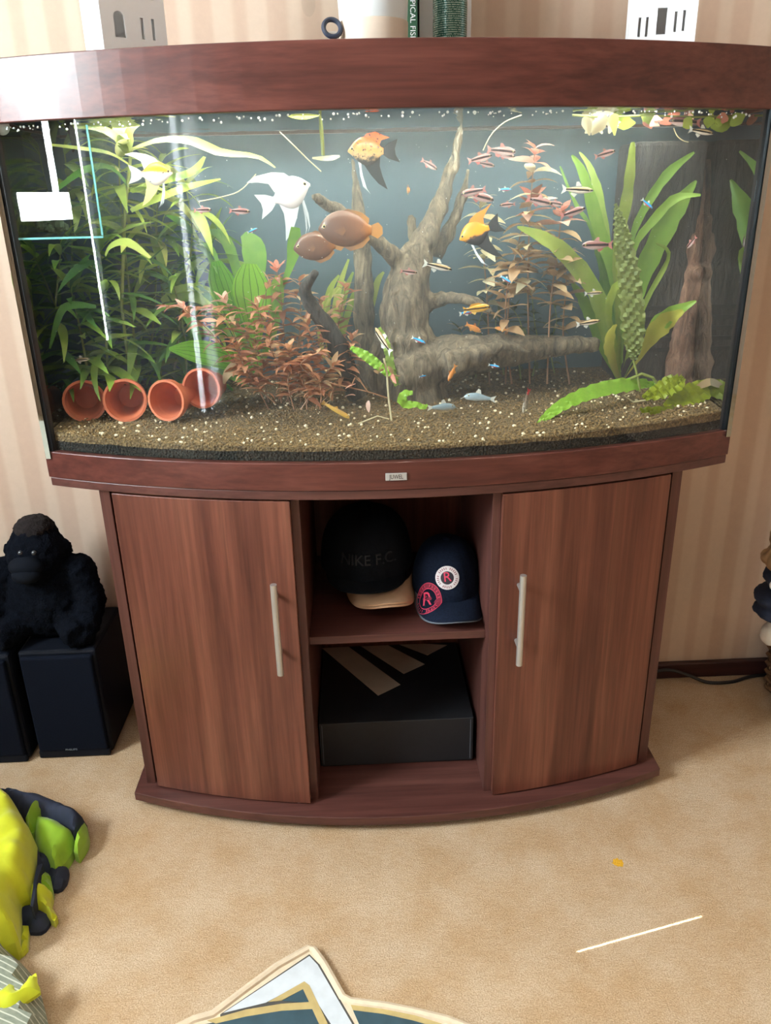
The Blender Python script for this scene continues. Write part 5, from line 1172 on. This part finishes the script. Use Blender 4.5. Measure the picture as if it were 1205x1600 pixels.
for nm, px, z0, h, mt, sd in (
    ('yellow_panel', [(-70,1215),(0,1226),(25,1250),(45,1280),(53,1298),(52,1320),(48,1345),(38,1372),(25,1380),(22,1400),(20,1420),(15,1440),(-60,1440)], .085, .035, M_yel, 1),
    ('navy_shoulder', [(-10,1223),(50,1235),(100,1248),(130,1268),(131,1275),(115,1297),(100,1285),(80,1275),(42,1272),(20,1252)], .055, .016, M_navc, 2),
    ('reflective_strip', [(50,1234),(62,1236),(43,1268),(33,1258)], .095, .006, M_lime, 3),
    ('lime_panel', [(42,1272),(80,1275),(105,1287),(116,1298),(110,1315),(100,1330),(83,1347),(56,1320),(50,1295)], .045, .022, M_lime, 4),
    ('lime_hem', [(130,1273),(134,1280),(132,1295),(118,1316),(111,1312),(116,1297)], .052, .010, M_lime, 5),
    ('navy_trim', [(50,1300),(56,1305),(46,1335),(44,1350),(40,1372),(36,1370),(40,1345),(42,1330)], .1165, .004, M_navc, 6),
    ('navy_pocket', [(57,1318),(75,1328),(82,1346),(75,1353),(50,1362),(52,1340)], .034, .008, M_navc, 7),
    ('yellow_sleeve', [(48,1362),(73,1352),(79,1382),(60,1380),(38,1374)], .038, .008, M_lime, 8),
    ('navy_cuff', [(73,1353),(95,1343),(106,1352),(102,1370),(95,1379),(80,1382)], .022, .010, M_navc, 9),
    ('yellow_sleeve', [(20,1385),(60,1376),(79,1382),(76,1400),(86,1418),(82,1426),(60,1412),(35,1410),(24,1402)], .036, .014, M_yel, 10),
    ('navy_sleeve', [(24,1410),(60,1409),(80,1425),(70,1445),(62,1450),(45,1450),(40,1440),(28,1481),(20,1483),(12,1475),(16,1435)], .018, .012, M_navc, 11),
    ('yellow_lining', [(30,1440),(42,1437),(40,1470),(30,1480)], .026, .005, M_yel, 12)):
    obj(nm, patch(px, z0, h, sd), mt, jk, smooth=True)
def stripes():
    n = N('striped_sage_upholstery'); c = n.n('ShaderNodeTexCoord'); sep = n.n('ShaderNodeSeparateXYZ'); n.l(c.outputs['Object'], sep.inputs[0])
    k = n.math('FRACT', n.math('MULTIPLY', n.math('ADD', n.math('MULTIPLY', sep.outputs[0], .45), sep.outputs[1]), 105)); base = n.ramp(n.noise(n.coord(), 90, 3), [(.3, srgb(112,120,106)), (.7, srgb(138,144,128))])
    n.col(n.mix(n.math('LESS_THAN', k, .22), base, srgb(190,192,178))); n.set(Roughness=.8); return n.mat
M_upl = stripes()
ch_ = thing('striped_armchair', 'corner of a sage armchair with thin pale stripes', 'armchair', (-.95, -1.05, 0))
obj('seat_corner', patch([(-90,1430),(0,1437),(19,1455),(14,1480),(28,1490),(50,1515),(62,1545),(70,1580),(76,1625),(60,1700),(-90,1700)], .035, .030, 21, .006, .02), M_upl, ch_, smooth=True)
obj('frame', MB().box((-1.60, -1.55, .06), (-.86, -1.06, .40)), M_upl, ch_, bevel=.03)
obj('seat_cushion', MB().box((-1.41, -1.54, .40), (-.87, -1.07, .49)), plain('cream_cushion', srgb(232,224,206), .85, var=.04), ch_, bevel=.03)
obj('backrest', MB().box((-1.60, -1.55, .40), (-1.42, -1.06, .72)), M_upl, ch_, bevel=.04)
for x, y in ((-1.55,-1.5),(-.91,-1.5),(-1.55,-1.11),(-.91,-1.11)): obj('leg', MB().tube([(x,y,0),(x,y,.08)], .02, 10), M_base, ch_)
sc_ = thing('yellow_sleeve_end', 'loose yellow hi-vis sleeve end lying over the striped chair corner', 'garment', (-.62, -.80, .065))
obj('fabric', patch([(-40,1540),(0,1545),(22,1527),(28,1545),(40,1528),(55,1515),(57,1530),(62,1545),(40,1560),(20,1578),(0,1581),(-40,1590)], .062, .010, 31, .006, .0065, True, .05), M_yel, sc_, smooth=True)

# ------------------------------------------------------------------ basket of clothes, cable
M_wick = plain('dark_wicker', srgb(104,76,50), .7, var=.35, vscale=60)
bx, bY, bA, bB = 1.098, -.185, .190, .150
def rr(a, k, dr=0):
    c_, s__ = math.cos(a), math.sin(a); return (bx+(bA*k+dr)*math.copysign(abs(c_)**.32, c_), bY+(bB*k+dr)*math.copysign(abs(s__)**.32, s__))
bs_ = thing('wicker_basket', 'dark wicker laundry basket at the picture edge', 'basket', (bx, bY, 0))
obj('base', MB().prism([rr(2*PI*i/40, .98) for i in range(40)], .002, .012), M_wick, bs_)
for i in range(28):
    a = 2*PI*(i+.5)/28; obj('stake', MB().tube([(*rr(a, .985), .004), (*rr(a, 1.03), .150)], .004, 6), M_wick, bs_)
for k in range(13):
    z = .010+k*.0112; f_ = .985+.0036*k; n_ = 112
    obj('weave_strand', MB().tube([(*rr(2*PI*j/n_, f_, .0045*math.sin(14*2*PI*j/n_+(PI if k % 2 else 0))), z) for j in range(n_+1)], .0053, 6, cap=False), M_wick, bs_, smooth=True)
def bundle(name, label, cat_, parts, mat, disp, sc__):
    mb = MB()
    for c, r_ in parts: mb.ball(c, r_, 16, 10)
    o = obj(name, mb, mat, None, smooth=True, loc=parts[0][0])
    r_ = o.modifiers.new('remesh', 'REMESH'); r_.mode = 'VOXEL'; r_.voxel_size = .006; r_.use_smooth_shade = True
    tx = bpy.data.textures.new(name, 'CLOUDS'); tx.noise_scale = sc__; d = o.modifiers.new('displace', 'DISPLACE'); d.texture = tx; d.strength = disp
    return tag(o, label, cat_, 'laundry heaped in the basket')
q = lambda u, v, Y: P(u, v, Y)
M_cream = plain('cream_cotton', srgb(206,196,182), .9, var=.08); M_tanc = plain('tan_fabric', srgb(158,122,84), .85, var=.2, vscale=50)
def at_b(u, v, Y, dx=0): p = P(u, v, Y); return (p.x+dx, p.y, p.z)
bundle('white_sock', 'white sock hanging over the basket rim', 'sock', [(at_b(1197,990,-.20,.01), (.02,.02,.03)), (at_b(1205,980,-.20,.03), (.03,.03,.02))], M_cream, .008, .02)
bundle('navy_garment', 'navy cloth folded over the basket rim', 'garment', [(at_b(1192,955,-.20,.05), (.068,.06,.02)), (at_b(1190,935,-.20,.07), (.085,.07,.022)), (at_b(1198,905,-.20,.07), (.07,.07,.03))], M_navc, .012, .03)
bundle('white_garment', 'white bundle tucked into the navy cloth', 'garment', [(at_b(1208,917,-.25,.012), (.018,.02,.012))], M_cream, .004, .02)
bundle('tan_garment', 'tan crumpled cloth on top of the laundry', 'garment', [(at_b(1200,875,-.20,.06), (.068,.06,.032)), (at_b(1204,845,-.20,.06), (.062,.05,.028))], M_tanc, .022, .03)
bundle('grey_garment', 'pale clothes filling the wicker basket', 'garment', [((bx, bY, .10), (.150,.150,.075)), ((bx+.03, bY, .17), (.13,.13,.06))], M_cream, .02, .04)
tag(obj('power_cable', MB().tube([q_[:3] for q_ in cat([(.60,-.024,.012),(.68,-.022,.030),(.735,-.03,.018),(.78,-.045,.005),(.84,-.046,.004),(.90,-.028,.005),(.98,-.024,.006)], 40)], .0042, 8), M_black, None, smooth=True), 'black power cable drooping along the dark baseboard', 'cable')

# ------------------------------------------------------------------ shaped mat at the bottom
M_mat = plain('mat_edge_binding', srgb(214,196,170), .9, var=.06, vscale=100, bump=.3, bscale=800); M_silver = plain('silver_grey_pile', srgb(196,202,208), .95, var=.08, vscale=40); M_gold = plain('gold_pile', srgb(176,156,104), .95, var=.1, vscale=60); M_teal = plain('dark_teal_pile', srgb(48,72,82), .95, var=.14, vscale=40); M_line = plain('dark_outline_pile', srgb(70,68,64), .95)
mt_ = thing('shaped_mat', 'emblem-shaped mat with cream edge, silver chevron and teal field', 'mat', (-.15, -.95, 0))
def fl2(u, v): p = PZ(u, v, 0); return (p.x, p.y)
out = [(250,1625),(304,1598),(333,1590),(387,1549),(433,1515),(482,1487),(491,1489),(507,1511),(536,1563),(549,1570),(603,1577),(648,1586),(698,1598),(760,1622)]
ow = [fl2(u, v) for u, v in out]+[(.30,-1.05),(.25,-1.25),(0,-1.38),(-.30,-1.30),(-.47,-1.10)]
obj('mat_base', MB().prism(ow, .0005, .007), M_mat, mt_)
ed = [(*p, .0065) for p in ow]; obj('edge_binding', MB().tube(ed+[ed[0]], .0062, 8), M_mat, mt_, smooth=True)
def lay(nm, pts, z, mat, world=False): obj(nm, MB().prism([fl2(u, v) for u, v in pts] if not world else pts, .0068, z), mat, mt_)
lay('outline', [(345,1590),(484,1496),(500,1512),(566,1625),(345,1625)], .0072, M_line)
lay('silver_chevron', [(350,1588),(484,1499),(497,1513),(562,1625),(530,1625),(476,1540),(416,1572)], .0076, M_silver)
lay('gold_chevron', [(420,1571),(476,1539),(484,1545),(522,1625),(508,1625),(474,1551),(440,1569)], .0080, M_gold)
lay('teal_triangle', [(442,1569),(474,1551),(487,1573)], .0078, M_teal)
lay('gold_band', [(325,1600),(385,1583),(440,1574),(487,1571),(490,1582),(440,1585),(385,1594),(338,1605)], .0079, M_gold)
lay('teal_field', [(320,1606),(385,1594),(440,1585),(492,1582),(512,1625),(300,1625)], .0078, M_teal)
lay('gold_rim', [(548,1574),(603,1583),(648,1592),(690,1605),(690,1613),(645,1600),(600,1590),(552,1584)], .0079, M_gold)
lay('teal_field', [(552,1584),(600,1590),(645,1600),(690,1613),(700,1625),(570,1625)], .0078, M_teal)
lay('teal_field', [(.24,-1.02),(.20,-1.2),(0,-1.32),(-.27,-1.25),(-.42,-1.08),(-.3,-.90),(.1,-.90)], .0074, M_teal, True)
